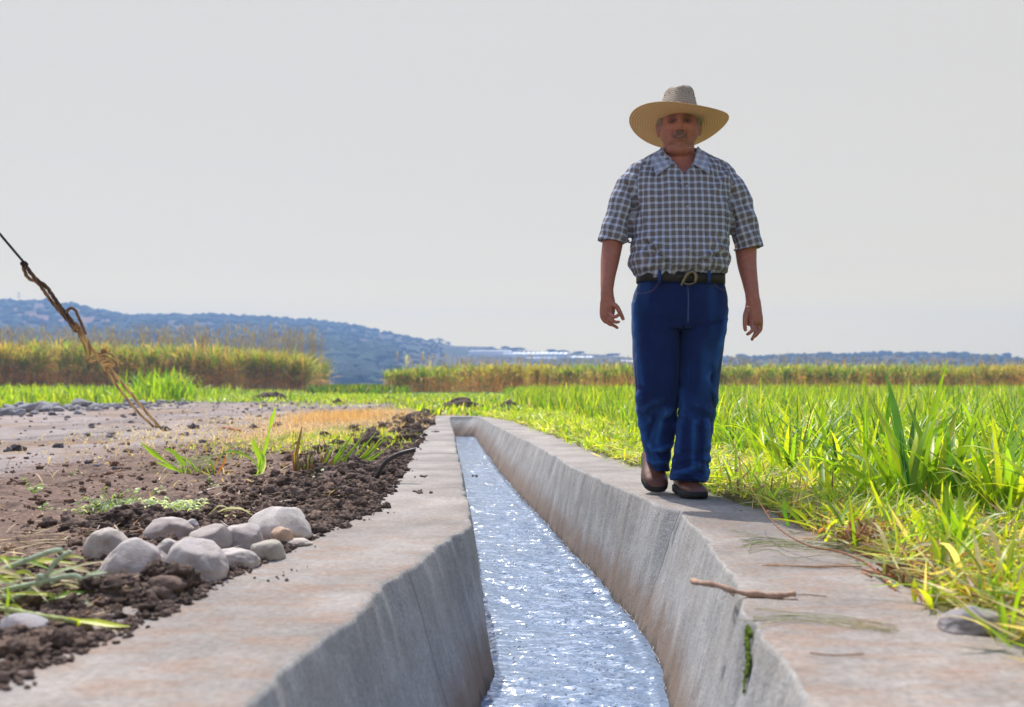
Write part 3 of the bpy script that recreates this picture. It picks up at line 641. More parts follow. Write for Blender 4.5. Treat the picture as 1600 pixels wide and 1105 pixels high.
# radio mast, faint
rt = empty('radio_mast', ((30-800)/F*720, 720, 40)); b = Bag()
for dx, dy in ((-.5, -.3), (.5, -.3), (0, .5)): V, f = tube([(dx, dy, 0), (dx*.3, dy*.3, 25)], [.06, .04], 5); b.add(V, f)
for q in range(12): V, f = tube([(-.5+.02*q, -.3, q*2), (.5-.02*q, -.3, q*2+2)], .04, 4); b.add(V, f)
b.build('mast', M['shade_net'], rt, loc=(0, 0, 0)); b = Bag()
for q in (15, 18.5, 22, 24.4): b.add(*box((0, -.5, q), (2.0, .7, .7)))
b.build('antenna_panels', M['plastic'], rt, loc=(0, 0, 0)); tag(rt, 'faint thin radio mast with pale panels rising behind the left hill', 'mast')

# ---------------------------------------------------------------- leaves and blades
def blades(base, az, L, W, lean, droop, col, seg=5, fold=0, twist=None, curl=1.3, tipcol=None, w0=.55, peak=.3):
    N = len(base); s = np.linspace(0, 1, seg+1); th = lean[:, None]+droop[:, None]*s[None]**curl
    ds = L[:, None]/seg; thm = (th[:, 1:]+th[:, :-1])/2
    r_ = np.concatenate([np.zeros((N, 1)), np.cumsum(np.sin(thm)*ds, 1)], 1); z = np.concatenate([np.zeros((N, 1)), np.cumsum(np.cos(thm)*ds, 1)], 1)
    ca, sa = np.cos(az)[:, None], np.sin(az)[:, None]
    C0 = np.stack([base[:, :1]+r_*ca, base[:, 1:2]+r_*sa, base[:, 2:3]+z], 2)
    wp = np.where(s < peak, w0+(1-w0)*(s/peak), np.clip(1-((s-peak)/(1-peak))**1.8, 0.02, 1))
    tw = np.zeros(N) if twist is None else twist
    side = np.stack([-sa*np.cos(tw)[:, None]+0*s, ca*np.cos(tw)[:, None]+0*s, np.sin(tw)[:, None]+0*s], 2)
    hw = (W[:, None]*wp[None]/2)[..., None]
    if fold:
        nrm = np.stack([-np.cos(th)*ca, -np.cos(th)*sa, np.sin(th)], 2)
        V = np.stack([C0-side*hw+nrm*hw*fold, C0, C0+side*hw+nrm*hw*fold], 2); k = 3
    else: V = np.stack([C0-side*hw, C0+side*hw], 2); k = 2
    nv = (seg+1)*k; V = V.reshape(N*nv, 3)
    loc = []
    for e in range(seg):
        for q in range(k-1): a0 = e*k+q; loc.append((a0, a0+1, a0+k+1, a0+k))
    Fq = (np.arange(N)[:, None, None]*nv+np.array(loc)[None]).reshape(-1, 4)
    cc = np.repeat(col[:, None], seg+1, 1)
    if tipcol is not None:
        tt = (s**2.5)[None, :, None]; cc = cc*(1-tt)+np.asarray(tipcol)[:, None]*tt if np.ndim(tipcol) == 2 else cc*(1-tt)+np.asarray(tipcol)*tt
    return V, Fq, np.repeat(cc, k, 1).reshape(-1, 3)
GR = np.array((.25, .41, .025)); GY = np.array((.46, .53, .04)); GD = np.array((.08, .21, .025)); BR = np.array((.34, .20, .09)); ST = np.array((.66, .56, .32)); PALE = np.array((.40, .48, .36))
def pick(n, pal, p, j=.2):
    k = rng.choice(len(pal), n, p=np.array(p)/sum(p)); c = np.array(pal)[k]; return c*(1+rng.uniform(-j, j, (n, 1)))
def clump_field(centers, nb, Lr, Wr, leanr, droopr, pal, p, seg=5, fold=0, spread=.04, zf=None):
    n = len(centers)*nb; cen = np.repeat(centers, nb, 0); base = cen+np.concatenate([rng.normal(0, spread, (n, 2)), np.zeros((n, 1))], 1)
    big = np.repeat(rng.uniform(.75, 1.25, len(centers)), nb); shade = np.repeat(rng.uniform(.8, 1.2, len(centers)), nb)[:, None]
    return blades(base, rng.uniform(0, 6.283, n), rng.uniform(*Lr, n)*big, rng.uniform(*Wr, n), np.abs(rng.normal(leanr[0], leanr[1], n)), rng.uniform(*droopr, n), pick(n, pal, p)*shade, seg, fold, rng.uniform(-.5, .5, n))
def area(n, yr, xf0, xf1):
    Y = yr[0]+(yr[1]-yr[0])*rng.uniform(0, 1, n)**.8; x0 = xf0(Y); x1 = xf1(Y); X = x0+(x1-x0)*rng.uniform(0, 1, n); return np.stack([X, Y, gz(X, Y)-.01], 1)
crop_x = interp([(0, 1.75), (2.0, 1.80), (3.0, 1.66), (4.8, 1.42), (8.5, 1.25), (12, .95), (19, .30), (24, .2), (60, -.5)])
frame_r = lambda Y: np.minimum(.53*Y+1.5, 60)
# young cane crop on the right
b = Bag(); pal = [GR, GY, GD, ST, PALE]; pr = [5, 3, 1.6, .35, .3]
def dens(c, th=.0): k = n2(c[:, 0], c[:, 1], .9, 2, 77) > th+rng.uniform(-.5, .5, len(c)); return c[k]
b.add(*clump_field(dens(area(520, (2.6, 6.5), crop_x, frame_r), -.25), 11, (.15, .44), (.010, .025), (.28, .28), (.2, 1.8), pal, pr, 8, .25, .035))
b.add(*clump_field(dens(area(1500, (6.5, 13), crop_x, frame_r), -.2), 10, (.20, .44), (.009, .021), (.2, .18), (.1, 1.3), pal, pr, 5, 0, .05))
b.add(*clump_field(area(3000, (13, 26), crop_x, frame_r), 8, (.22, .50), (.013, .026), (.16, .15), (.1, 1.0), pal, pr, 4, 0, .08))
b.add(*clump_field(area(4600, (26, 58), crop_x, frame_r), 7, (.18, .42), (.022, .04), (.15, .15), (.1, .8), pal, pr, 3, 0, .12))
tag(b.build('young_crop', M['leaf']), 'bright green young cane crop filling the field to the right of the man', 'crop', kind='stuff')
# mulch strip: cut grass, straw, low weeds
b = Bag()
def strip_area(n, yr, w0=0.0, w1=1.0):
    Y = yr[0]+(yr[1]-yr[0])*rng.uniform(0, 1, n); x0 = SBR(Y)+.0; x1 = np.maximum(crop_x(Y)+.5, x0+.5); X = x0+(x1-x0)*rng.uniform(w0, w1, n); return np.stack([X, Y, gz(X, Y)], 1)
def litter(n, yr, Lr, Wr, pal_, p_, lift=.03, w0=0., w1=1., seg=4):
    c = strip_area(n, yr, w0, w1); c[:, 2] += rng.uniform(.004, lift, n)
    b.add(*blades(c, rng.uniform(0, 6.283, n), rng.uniform(*Lr, n), rng.uniform(*Wr, n), rng.uniform(1.1, 1.65, n), rng.uniform(-.4, .5, n), pick(n, pal_, p_, .3), seg, 0, rng.uniform(-1, 1, n)))
def sprouts(n, yr, Lr, Wr, pal_, p_, w0=0., w1=1.):
    c = strip_area(n, yr, w0, w1); b.add(*blades(c, rng.uniform(0, 6.283, n), rng.uniform(*Lr, n), rng.uniform(*Wr, n), np.abs(rng.normal(.4, .35, n)), rng.uniform(0, 1.2, n), pick(n, pal_, p_, .25), 4, 0, rng.uniform(-.6, .6, n)))
Lg0 = np.array((.34, .52, .06)); mp = [ST, GY*1.1, BR, GR, PALE]; 
litter(4800, (1.4, 3.6), (.04, .16), (.003, .008), mp, [4.5, 3, 2.8, 1.0, 1.2], .045); sprouts(1300, (1.9, 3.6), (.04, .12), (.004, .012), mp, [.6, 3, .4, 3, .2], .12)
cN = strip_area(150, (1.75, 4.8), 0., .9); b.add(*clump_field(cN, 10, (.07, .20), (.006, .016), (.5, .35), (.1, 1.6), [GR, GY, Lg0, ST, BR], [3, 3.5, 2, 1, .7], 6, .15, .02))
cN = strip_area(120, (1.75, 4.2), -.06, .35); b.add(*clump_field(cN, 9, (.04, .12), (.004, .009), (.8, .4), (.1, 1.4), [BR, BR*.7, ST, np.array((.5, .24, .10))], [3, 2, 2, 2], 5, .1, .02))
litter(6500, (3.4, 7), (.04, .16), (.004, .011), mp, [3, 4.4, 1.2, 2, 1], .045); sprouts(4200, (3.4, 7), (.03, .10), (.005, .014), mp, [.6, 3, .3, 3, .2])
litter(6000, (7, 16), (.06, .2), (.007, .016), mp, [2.5, 5, .6, 3, 1], .05); sprouts(6500, (7, 16), (.05, .14), (.008, .02), mp, [.3, 4, .1, 4, .1])
tag(b.build('cut_grass', M['leaf']), 'matted yellow green cut grass and straw between the right canal wall and the crop', 'grass', kind='stuff')
# green ground cover beyond the canal end and on the left
b = Bag()
n = 12000; Y_ = 15.3+32*rng.uniform(0, 1, n)**1.3; X_ = rng.uniform(-.38, .08, n)*Y_+.5; k = (X_ < crop_x(Y_)+.3) & ((X_ > SBL(15)-.3) | (Y_ > 18+.4*np.abs(X_))) & ((X_ > -2.3) | (Y_ > 26)); X_, Y_ = X_[k], Y_[k]; n = len(X_)
b.add(*blades(np.stack([X_, Y_, gz(X_, Y_)], 1), rng.uniform(0, 6.28, n), rng.uniform(.06, .22, n), rng.uniform(.02, .045, n), np.abs(rng.normal(.5, .3, n)), rng.uniform(0, 1, n), pick(n, [GR, GY, GD, ST], [4, 4, 1.5, .6]), 3))
# low field between the two cane blocks
n = 6000; Y_ = rng.uniform(45, 150, n); X_ = rng.uniform(-.20, -.10, n)*Y_; b.add(*blades(np.stack([X_, Y_, gz(X_, Y_)], 1), rng.uniform(0, 6.28, n), rng.uniform(.2, .6, n), rng.uniform(.06, .12, n), np.abs(rng.normal(.3, .2, n)), rng.uniform(0, 1, n), pick(n, [GR*.4, GY*.4, GD*.8], [3, 3, 2]), 3))
# weeds on the left strip
def leftpatch(px, py, sx_, sy_, n, Lr, Wr, pal_, p_, lean=.45, dr=1.0, seg=3):
    c0 = P(px, py); X_ = rng.normal(c0.x, sx_, n); Y_ = rng.normal(c0.y, sy_, n); k = X_ < SBL(Y_)+.02; X_, Y_ = X_[k], Y_[k]; n = len(X_)
    b.add(*blades(np.stack([X_, Y_, gz(X_, Y_)], 1), rng.uniform(0, 6.28, n), rng.uniform(*Lr, n), rng.uniform(*Wr, n), np.abs(rng.normal(lean, .35, n)), rng.uniform(0, dr, n), pick(n, pal_, p_, .25), seg, 0, rng.uniform(-.5, .5, n)))
leftpatch(540, 685, .35, .9, 2600, (.02, .06), (.004, .010), [GR, GY, ST], [3, 3, 1]); leftpatch(420, 695, .35, .5, 900, (.015, .04), (.004, .008), [GR, GY, ST], [2, 3, 2])
leftpatch(590, 690, .15, .6, 500, (.02, .07), (.006, .014), [GR, GY], [3, 3]); leftpatch(330, 682, .6, .5, 300, (.015, .03), (.004, .008), [GY, ST], [2, 3])
leftpatch(380, 614, 2.2, 4, 3600, (.10, .30), (.02, .04), [GR*.7, GY*.7, ST*.8], [3, 4, 1.5]); leftpatch(560, 622, 1.2, 3, 1400, (.06, .16), (.02, .04), [GR, GY], [3, 3]); leftpatch(620, 628, .7, 2, 900, (.05, .14), (.02, .03), [GR, GY, BR], [3, 3, 1])
leftpatch(520, 633, .5, 1.5, 200, (.05, .12), (.02, .03), [GR, GY], [3, 3])
tag(b.build('ground_cover', M['leaf']), 'patchy low green ground cover round the far end of the canal', 'ground cover', kind='stuff')
# orange dry grass beyond the soil
b = Bag()
leftpatch(560, 660, .95, 3.2, 9000, (.03, .10), (.004, .009), [np.array((.60, .44, .29)), np.array((.72, .57, .41)), BR], [4, 3, 1.2], .8, 1.4, 3); leftpatch(530, 655, .30, 1.0, 2600, (.09, .17), (.004, .007), [np.array((.62, .38, .21)), np.array((.70, .50, .32))], [4, 3], .5, .9, 3)
leftpatch(400, 665, .7, 2, 1500, (.02, .05), (.004, .007), [np.array((.66, .42, .2)), ST], [4, 3], .9, 1.4, 3)
tag(b.build('dry_grass', M['dryleaf']), 'dried orange grass matted between the dirt path and the left canal wall', 'dry grass', kind='stuff')
# litter on brown soil
b = Bag(); n = 1500; Y_ = rng.uniform(2.0, 8, n); X_ = SBL(Y_)-.05-np.abs(rng.normal(0, .8, n)); c = np.stack([X_, Y_, gz(X_, Y_)+rng.uniform(.004, .016, n)], 1)
b.add(*blades(c, rng.uniform(0, 6.283, n), rng.uniform(.015, .07, n), rng.uniform(.002, .006, n), rng.uniform(1.35, 1.6, n), rng.uniform(-.2, .2, n), pick(n, [ST, BR, np.array((.6, .55, .48)), np.array((.5, .25, .12))], [2, 2, 2, 1], .3), 3))
for (px, py, n) in ((960, 655+0, 0), (350, 640, 60), (20, 850, 60)):
    if n:
        c0 = P(px, py); c = np.stack([rng.normal(c0.x, .9 if py < 700 else .1, n), rng.normal(c0.y, 1.2 if py < 700 else .2, n), np.zeros(n)], 1); c[:, 2] = gz(c[:, 0], c[:, 1])+.02
        b.add(*blades(c, rng.uniform(-.5, .5, n), rng.uniform(.1, .6, n)*(1 if py < 700 else .25), rng.uniform(.01, .03, n)*(1 if py < 700 else .3), rng.uniform(1.3, 1.6, n), rng.uniform(-.2, .2, n), pick(n, [ST, BR], [2, 2], .3), 3))
tag(b.build('straw_litter', M['dryleaf']), 'bits of straw and dry stalk littering the brown soil on the left', 'straw', kind='stuff')
# left field strip
b = Bag(); n = 1500; Y_ = rng.uniform(20, 48, n); e_ = interp([(19, -9.9), (26, -8.9), (30, -8.8), (48, -12)]); X_ = e_(Y_)-rng.uniform(0, 1, n)**.8*18-.3
b.add(*clump_field(np.stack([X_, Y_, gz(X_, Y_)], 1), 9, (.25, .52), (.02, .045), (.25, .2), (.1, 1.2), [GR, GY, GD], [5, 3, 1], 4, 0, .12))
n = 500; Y_ = rng.uniform(17, 27, n); X_ = e_(Y_)-rng.uniform(0, 1, n)*5-.2
b.add(*clump_field(np.stack([X_, Y_, gz(X_, Y_)], 1), 9, (.2, .42), (.015, .035), (.25, .2), (.1, 1.2), [GR, GY, GD], [5, 3, 1], 4, 0, .12))
tag(b.build('young_crop', M['leaf']), 'strip of bright green young crop beyond the rubble row at the far left', 'crop', kind='stuff')
# cane blocks
def cane(x0, x1, y0, dep, h, n, lab, tass, th, seedy=0):
    b = Bag(); X_ = rng.uniform(x0, x1, n); Y_ = y0+dep*rng.uniform(0, 1, n)**1.6+1.5*n2(X_, X_*0, .25, 2, 5); hv = h*(1+.14*n2(X_, Y_, .18, 2, 81))*rng.uniform(.86, 1.08, n)
    edge = sstep(0, 2.2, np.minimum(X_-x0, x1-X_)); hv = hv*(.86+.14*edge)*(1-(.17*sstep(-20, -12, X_) if x0 < -20 else 0))
    # stalks
    br = sstep(-.3, .5, n2(X_, Y_, .22, 3, 90+seedy))
    lower = lerp(np.broadcast_to(np.array((.62, .44, .33)), (n, 3)), np.array((.80, .38, .18)), br*rng.uniform(.3, 1, n))
    z0 = gz(X_, Y_)
    b.add(*blades(np.stack([X_, Y_, z0], 1), rng.uniform(0, 6.28, n), hv*.75, np.full(n, .035), np.abs(rng.normal(0, .06, n)), rng.uniform(0, .15, n), lower*.9, 2, w0=.9))
    # dead hanging leaves low, green leaves high
    kk_ = rng.choice(3, n, p=[.45, .3, .25]); lower = np.array([(.62, .42, .32), (.95, .48, .22), (.34, .40, .15)])[kk_]*rng.uniform(.6, 1.4, (n, 1)); lower = lerp(lower, np.array((.98, .46, .2)), br*sstep(.1, .6, n2(X_, Y_, 1.1, 2, 91+seedy))*.7)
    for rep in range(4):
        zf = rng.uniform(.10, .66, n); L_ = rng.uniform(.5, 1.1, n)*h/2.8
        b.add(*blades(np.stack([X_, Y_, z0+hv*zf], 1), rng.uniform(0, 6.28, n), L_, rng.uniform(.03, .06, n), rng.uniform(.5, 1.2, n), rng.uniform(1.0, 2.0, n), lower*rng.uniform(.6, 1.3, (n, 1)), 3, 0, rng.uniform(-1, 1, n)))
    for rep in range(5):
        zf = rng.uniform(.30, .80, n) if rep < 3 else rng.uniform(.5, .8, n); L_ = rng.uniform(.7, 1.3, n)*h/2.8; c = pick(n, [GR*.75+.03, GY*.68+.04, GD*1.4+.02, np.array((.46, .30, .13)), np.array((.44, .34, .21))], ([2.2, 3.2, 1.4, 3.8, 2.6] if x0 < -20 else [3, 3.6, 2.2, 2.2, 1.4]), .35); c = lerp(c, np.array((.50, .35, .13)), sstep(.0, .5, n2(X_, Y_, .12, 2, 95+seedy))*.5)
        b.add(*blades(np.stack([X_, Y_, z0+hv*zf], 1), rng.uniform(0, 6.28, n), L_, rng.uniform(.04, .075, n), rng.uniform(.1, .6, n), rng.uniform(.3, 1.6, n), c, 4, 0, rng.uniform(-.8, .8, n)))
    tag(b.build('sugar_cane', M['cane']), lab, 'sugar cane', kind='stuff')
    # tassels
    b = Bag(); m = tass; X_ = rng.uniform(x0+1, x1, m); Y_ = y0+dep*rng.uniform(.2, 1, m); hh = h+rng.uniform(.2, 1, m)*th
    b.add(*blades(np.stack([X_, Y_, np.full(m, h*.7)], 1), rng.uniform(0, 6.28, m), hh-h*.7, np.full(m, .03), np.abs(rng.normal(0, .04, m)), rng.uniform(0, .12, m), np.broadcast_to(np.array((.24, .18, .15)), (m, 3)), 2, w0=.9))
    for rep in range(4):
        k = rng.uniform(0, .5, m); b.add(*blades(np.stack([X_+.0, Y_, hh*(1-.16*k)-.12], 1), rng.uniform(0, 6.28, m), rng.uniform(.15, .45, m), rng.uniform(.015, .035, m), rng.uniform(.1, .6, m), rng.uniform(0, .5, m), pick(m, [np.array((.26, .20, .17)), np.array((.34, .28, .25))], [1, 1]), 2))
    tag(b.build('cane_tassels', M['cane']), lab2, 'tassels', kind='stuff')
lab2 = 'thin pale brown flowering stems rising above the left block of tall cane'
cane(-46, -11.8, 58, 9, 2.85, 4300, 'tall ripening sugar cane, yellow green above and rusty below, in the block behind the path at left', 1700, 1.3, 0)
lab2 = 'thin pale brown flowering stems above the right block of cane'
cane(-7.1, 52, 56, 11, 1.5, 8200, 'shorter sugar cane block beyond the canal end and behind the green crop at right', 1100, .7, 3)
# four feathery reeds
for k, (px, yt, wd, cc, lab) in enumerate(((621, 548, 4, (.45, .38, .33), 'slim brown reed plume, leftmost above the right cane block'), (636, 557, 12, (.72, .68, .62), 'bushy white reed plume at the left end of the right cane block'), (661, 548, 6, (.55, .48, .42), 'tall pale brown reed plume between the white plume and the shortest one'), (672, 564, 8, (.70, .66, .6), 'short whitish reed plume, rightmost of the four'))):
    Yr = 56.5; X0 = (px-800)/F*Yr; zt = CAMZ+(600-yt)/F*Yr; rt = empty('reed', (X0, Yr, 0)); V, f = tube([(0, 0, 0), (.03, 0, zt*.5), (0, 0, zt-.3)], [.02, .015, .01], 5); s_ = Bag().add(V, f, (.3, .25, .12)); s_.build('stem', M['clod'], rt, loc=(0, 0, 0))
    n = 90; hz_ = rng.uniform(-.55, 0, n); bb = Bag(); bb.add(*blades(np.stack([rng.normal(0, .02, n), rng.normal(0, .02, n), zt+hz_-.1], 1), rng.uniform(0, 6.28, n), rng.uniform(.12, .30, n)*(wd/8), np.full(n, .02), rng.uniform(.1, .7, n), rng.uniform(.2, 1.4, n), np.array(cc)*rng.uniform(.8, 1.15, (n, 1)), 3)); bb.build('plume', M['cane'], rt, loc=(0, 0, 0)); tag(rt, lab, 'reed')
# ---------------------------------------------------------------- single plants
def ribbon(pts, wid, col, side=None, fold=.2, k=5):
    """leaf along a path; wid list"""
    c = resample(pts, k); n = len(c); w_ = np.interp(np.linspace(0, 1, n), np.linspace(0, 1, len(wid)), wid); V = []
    for i_ in range(n):
        t = c[min(i_+1, n-1)]-c[max(i_-1, 0)]; t = t/(np.linalg.norm(t)+1e-9); s_ = np.array(side if side is not None else (0, 0, 1.)); s_ = s_-t*(s_@t)
        if np.linalg.norm(s_) < .1: s_ = np.cross(t, (0, 1, 0))
        s_ = s_/np.linalg.norm(s_); u = np.cross(t, s_); V += [c[i_]-s_*w_[i_]/2+u*w_[i_]*fold, c[i_], c[i_]+s_*w_[i_]/2+u*w_[i_]*fold]
    Fq = [(3*i_+q, 3*i_+q+1, 3*i_+q+4, 3*i_+q+3) for i_ in range(n-1) for q in (0, 1)]
    return np.array(V), np.array(Fq), np.broadcast_to(np.array(col, float), (len(V), 3))
def off(base, px, py, Y=None, dy=0):    # pixel to world at the depth of the plant
    Y = (base.y if Y is None else Y)+dy; return tuple(Q(px, py, Y))
def plant(name, bpx, bpy_, lab, cat, parts, group=None):
    base = G0(bpx, bpy_); base.z -= .01; root = empty(name, base)
    for pname, mat, fn in parts: bg_ = Bag(); fn(bg_, base); bg_.build(pname, M[mat], root)
    return tag(root, lab, cat, group)
def L(bag, base, pts, wid, col, side=None, dys=None, fold=.2):
    pp = [off(base, x, y, dy=(dys[i_] if dys else 0)) for i_, (x, y) in enumerate(pts)]; bag.add(*ribbon(pp, wid, col, side, fold))
def stems(bag, base, n, px, sx_, h0, h1, col, lean=0, r=.003):
    for k in range(n):
        x = px+rng.normal(0, sx_); dy = rng.normal(0, .03); p0 = np.array(off(base, x, bpy_of[0])); p0[1] += dy; h = rng.uniform(h0, h1); V, f = tube([p0, p0+np.array((lean*h+rng.normal(0, .15)*h, rng.normal(0, .1)*h, h))], [r*rng.uniform(.8, 1.4), r*.8], 6); bag.add(V, f, np.array(col)*rng.uniform(.7, 1.25))
bpy_of = [0]
def tuft(bag, base, n, r, Lr, Wr, lean, droop, pal, p, az=None, seg=6, fold=.2):
    c = np.array(base)+np.concatenate([rng.normal(0, r, (n, 2)), np.zeros((n, 1))], 1)
    a_ = rng.uniform(0, 6.28, n) if az is None else rng.normal(az, .5, n); bag.add(*blades(c, a_, rng.uniform(*Lr, n), rng.uniform(*Wr, n), np.abs(rng.normal(lean[0], lean[1], n)), rng.uniform(*droop, n), pick(n, pal, p), seg, fold, rng.uniform(-.5, .5, n)))
def round_leaves(bag, base, spots, r, col):
    for (px, py) in spots:
        c = np.array(off(base, px, py, dy=rng.normal(0, .015))); t_ = np.linspace(0, 2*math.pi, 9)[:-1]; nrm = Vector((rng.normal(0, .4), -.5, .8)).normalized(); u = nrm.orthogonal().normalized(); v = nrm.cross(u); rr_ = r*rng.uniform(.7, 1.2)
        V = [c]+[c+rr_*(np.array(u)*math.cos(a_)+np.array(v)*math.sin(a_)*.8)+np.array(nrm)*rr_*.15*rng.uniform(-1, 1) for a_ in t_]; bag.add(V, np.array([(0, 1+i_, 1+(i_+1) % 8) for i_ in range(8)]), np.array(col)*rng.uniform(.75, 1.3))
        V, f = tube([np.array(base)+rng.normal(0, .006, 3)*np.array((1, 1, 0)), c], [.0012, .001], 5); bag.add(V, f, np.array(col)*.8)
Lg = np.array((.30, .50, .05)); Dg = np.array((.12, .24, .03)); CW = np.array((.50, .60, .42))
def p1(bag, b):
    L(bag, b, [(288, 741), (262, 724), (240, 708), (218, 690)], [.004, .010, .030, .002], Lg, (0, .3, 1)); L(bag, b, [(286, 738), (266, 730), (243, 722)], [.006, .022, .003], Lg*.8); L(bag, b, [(290, 738), (275, 712), (262, 702), (256, 704)], [.008, .016, .014, .002], Dg*1.5)
    L(bag, b, [(300, 742), (285, 720), (268, 700)], [.008, .014, .002], Lg*.7); L(bag, b, [(310, 742), (296, 722), (280, 712)], [.008, .012, .002], Dg*1.8)
def p1s(bag, b):
    for k in range(26):
        x = rng.uniform(280, 336); p0 = np.array(off(b, x, 744, dy=rng.normal(0, .03))); h = rng.uniform(.02, .07); V, f = tube([p0, p0+np.array((rng.uniform(-.6, 0)*h, rng.normal(0, .2)*h, h))], [.005, .0035], 6); bag.add(V, f, (np.array((.42, .46, .12)) if k % 3 else np.array((.45, .30, .14)))*rng.uniform(.7, 1.2))
plant('cane_stub', 300, 742, 'mown cane stump with one broad bright leaf pointing up left, near the dirt path', 'plant', [('leaves', 'leaf', p1), ('cut_stems', 'clod', p1s)])
def p2(bag, b):
    L(bag, b, [(402, 741), (410, 715), (416, 695), (421, 672), (425, 655), (431, 636)], [.008, .016, .018, .010, .022, .006], Lg, (1, .3, 0)); L(bag, b, [(406, 735), (404, 712), (398, 696), (394, 684)], [.008, .026, .026, .003], Lg*1.05, (1, .4, 0)); L(bag, b, [(408, 736), (412, 718), (404, 700)], [.008, .016, .003], Lg*.8, (1, 0, 0))
    L(bag, b, [(408, 738), (396, 720), (376, 708), (354, 705), (340, 716)], [.006, .010, .014, .012, .003], Lg, (0, .5, 1)); L(bag, b, [(408, 742), (414, 728), (414, 712)], [.012, .010, .004], CW, (1, 0, 0)); L(bag, b, [(404, 742), (396, 742)], [.008, .002], Lg)
plant('cane_shoot', 406, 742, 'tall single bright green cane shoot standing alone in the soil with a long upright leaf', 'plant', [('leaves', 'leaf', p2)])
def p3(bag, b):
    L(bag, b, [(340, 742), (350, 722), (354, 708)], [.006, .012, .002], np.array((.42, .16, .06)), (1, 0, 0)); L(bag, b, [(332, 742), (338, 722), (345, 710)], [.006, .008, .002], BR, (1, 0, 0)); L(bag, b, [(328, 742), (322, 730)], [.006, .003], Lg)
    L(bag, b, [(330, 744), (314, 736)], [.008, .003], np.array((.5, .5, .2))); L(bag, b, [(335, 742), (330, 725), (322, 718)], [.01, .012, .002], Dg)
plant('cane_stub', 335, 742, 'small broken stub with one reddish brown leaf beside the tall green shoot', 'plant', [('leaves', 'leaf', p3)])
def p4(bag, b):
    for (x0, x1, y1, w_, c) in ((530, 600, 688, .020, Lg), (525, 588, 676, .018, Lg*.9), (520, 565, 684, .02, Lg*1.1), (540, 607, 680, .014, Lg), (515, 556, 668, .016, Dg*1.5), (505, 540, 690, .02, Lg), (535, 580, 700, .016, Lg*1.1), (500, 520, 668, .014, Dg*1.4), (540, 572, 725, .014, Lg), (528, 545, 672, .012, Lg), (545, 610, 696, .018, Lg), (550, 598, 680, .015, GY), (520, 578, 664, .014, Lg*.9), (530, 592, 706, .016, Lg), (512, 548, 682, .018, Lg), (540, 585, 690, .02, GY), (500, 530, 676, .016, Lg)):
        L(bag, b, [(x0, 734), ((x0+x1)/2, (734+y1)/2+6), (x1, y1)], [.008, w_, .002], c*rng.uniform(.8, 1.1), (0, .4, 1), [0, -.02, -.03])
    L(bag, b, [(461, 735), (464, 705), (468, 685), (472, 666)], [.01, .016, .014, .003], np.array((.12, .08, .05)), (1, 0, 0)); L(bag, b, [(462, 735), (459, 705), (457, 680)], [.01, .008, .003], np.array((.3, .22, .08)), (1, 0, 0)); L(bag, b, [(511, 700), (505, 686)], [.006, .003], np.array((.1, .07, .05)), (1, 0, 0))
def p4s(bag, b):
    for k in range(46):
        x = rng.uniform(460, 535); p0 = np.array(off(b, x, 736, dy=rng.normal(0, .05))); h = rng.uniform(.03, .10); V, f = tube([p0, p0+np.array(((x-480)/90*h*rng.uniform(.4, 1.1), rng.normal(0, .2)*h, h))], [.006, .0045], 6); bag.add(V, f, (np.array((.42, .42, .14)), np.array((.42, .20, .09)), np.array((.25, .18, .07)))[k % 3]*rng.uniform(.7, 1.2))
plant('cane_stub', 498, 737, 'wide mown tuft of brown stubble with bright leaves leaning right, nearest the black pipe', 'plant', [('leaves', 'leaf', p4), ('cut_stems', 'clod', p4s)])
for (bx, by, spots, r, lab) in ((52, 772, [(38, 748), (42, 756), (60, 758), (64, 762), (48, 763), (50, 770), (56, 768)], .013, 'small bright clover like sprig alone on the bare soil at far left'),
        (180, 800, [(160, 768), (165, 762), (200, 766), (212, 768), (215, 764), (205, 782), (212, 778), (198, 786), (190, 772), (180, 780), (205, 790), (175, 790), (160, 775), (218, 772)], .011, 'group of dark green round leaved sprigs behind the river stones'),
        (330, 764, [(325, 748), (330, 756), (340, 758), (334, 762), (322, 762), (328, 745)], .007, 'tiny pale green sprig below the broken cane stub'), (496, 750, [(492, 738), (504, 734), (498, 744), (490, 745), (508, 742)], .009, 'small bright sprig just in front of the wide mown tuft'),
        (650, 728, [(648, 722), (652, 728)], .008, 'single tiny yellow green seedling on the left concrete edge'), (378, 890, [(376, 886), (384, 890)], .013, 'little green leaf lying at the edge of the concrete by the flat topped stone'),
        (440, 690, [(432, 672), (445, 680), (436, 684), (452, 688), (428, 686), (448, 672)], .010, 'low leafy weed just right of the tall cane shoot'), (120, 745, [(112, 738), (120, 734), (128, 740), (116, 742)], .010, 'tiny green sprig on the bare soil between the clover like sprig and the dirt path'),
        (250, 772, [(244, 764), (252, 760), (258, 766), (248, 768), (240, 770)], .009, 'small sprig above the wilted leaf heap'), (600, 690, [(592, 682), (600, 678), (608, 684), (612, 678), (596, 686)], .012, 'leafy weed beyond the curved pipe near the dry grass'), (70, 800, [(62, 792), (72, 788), (80, 794), (66, 796)], .009, 'little weed left of the river stones on brown soil'),
        (515, 700, [(510, 690), (520, 696), (506, 700), (525, 690), (530, 700)], .011, 'low round leaved weed behind the wide mown tuft'), (187, 645+0, [(533, 628)], .01, '')):
    if lab: plant('weed', bx, by, lab, 'weed', [('leaves', 'leaf', lambda bag, b, s=spots, r=r: round_leaves(bag, b, s, r, Lg*.85))])
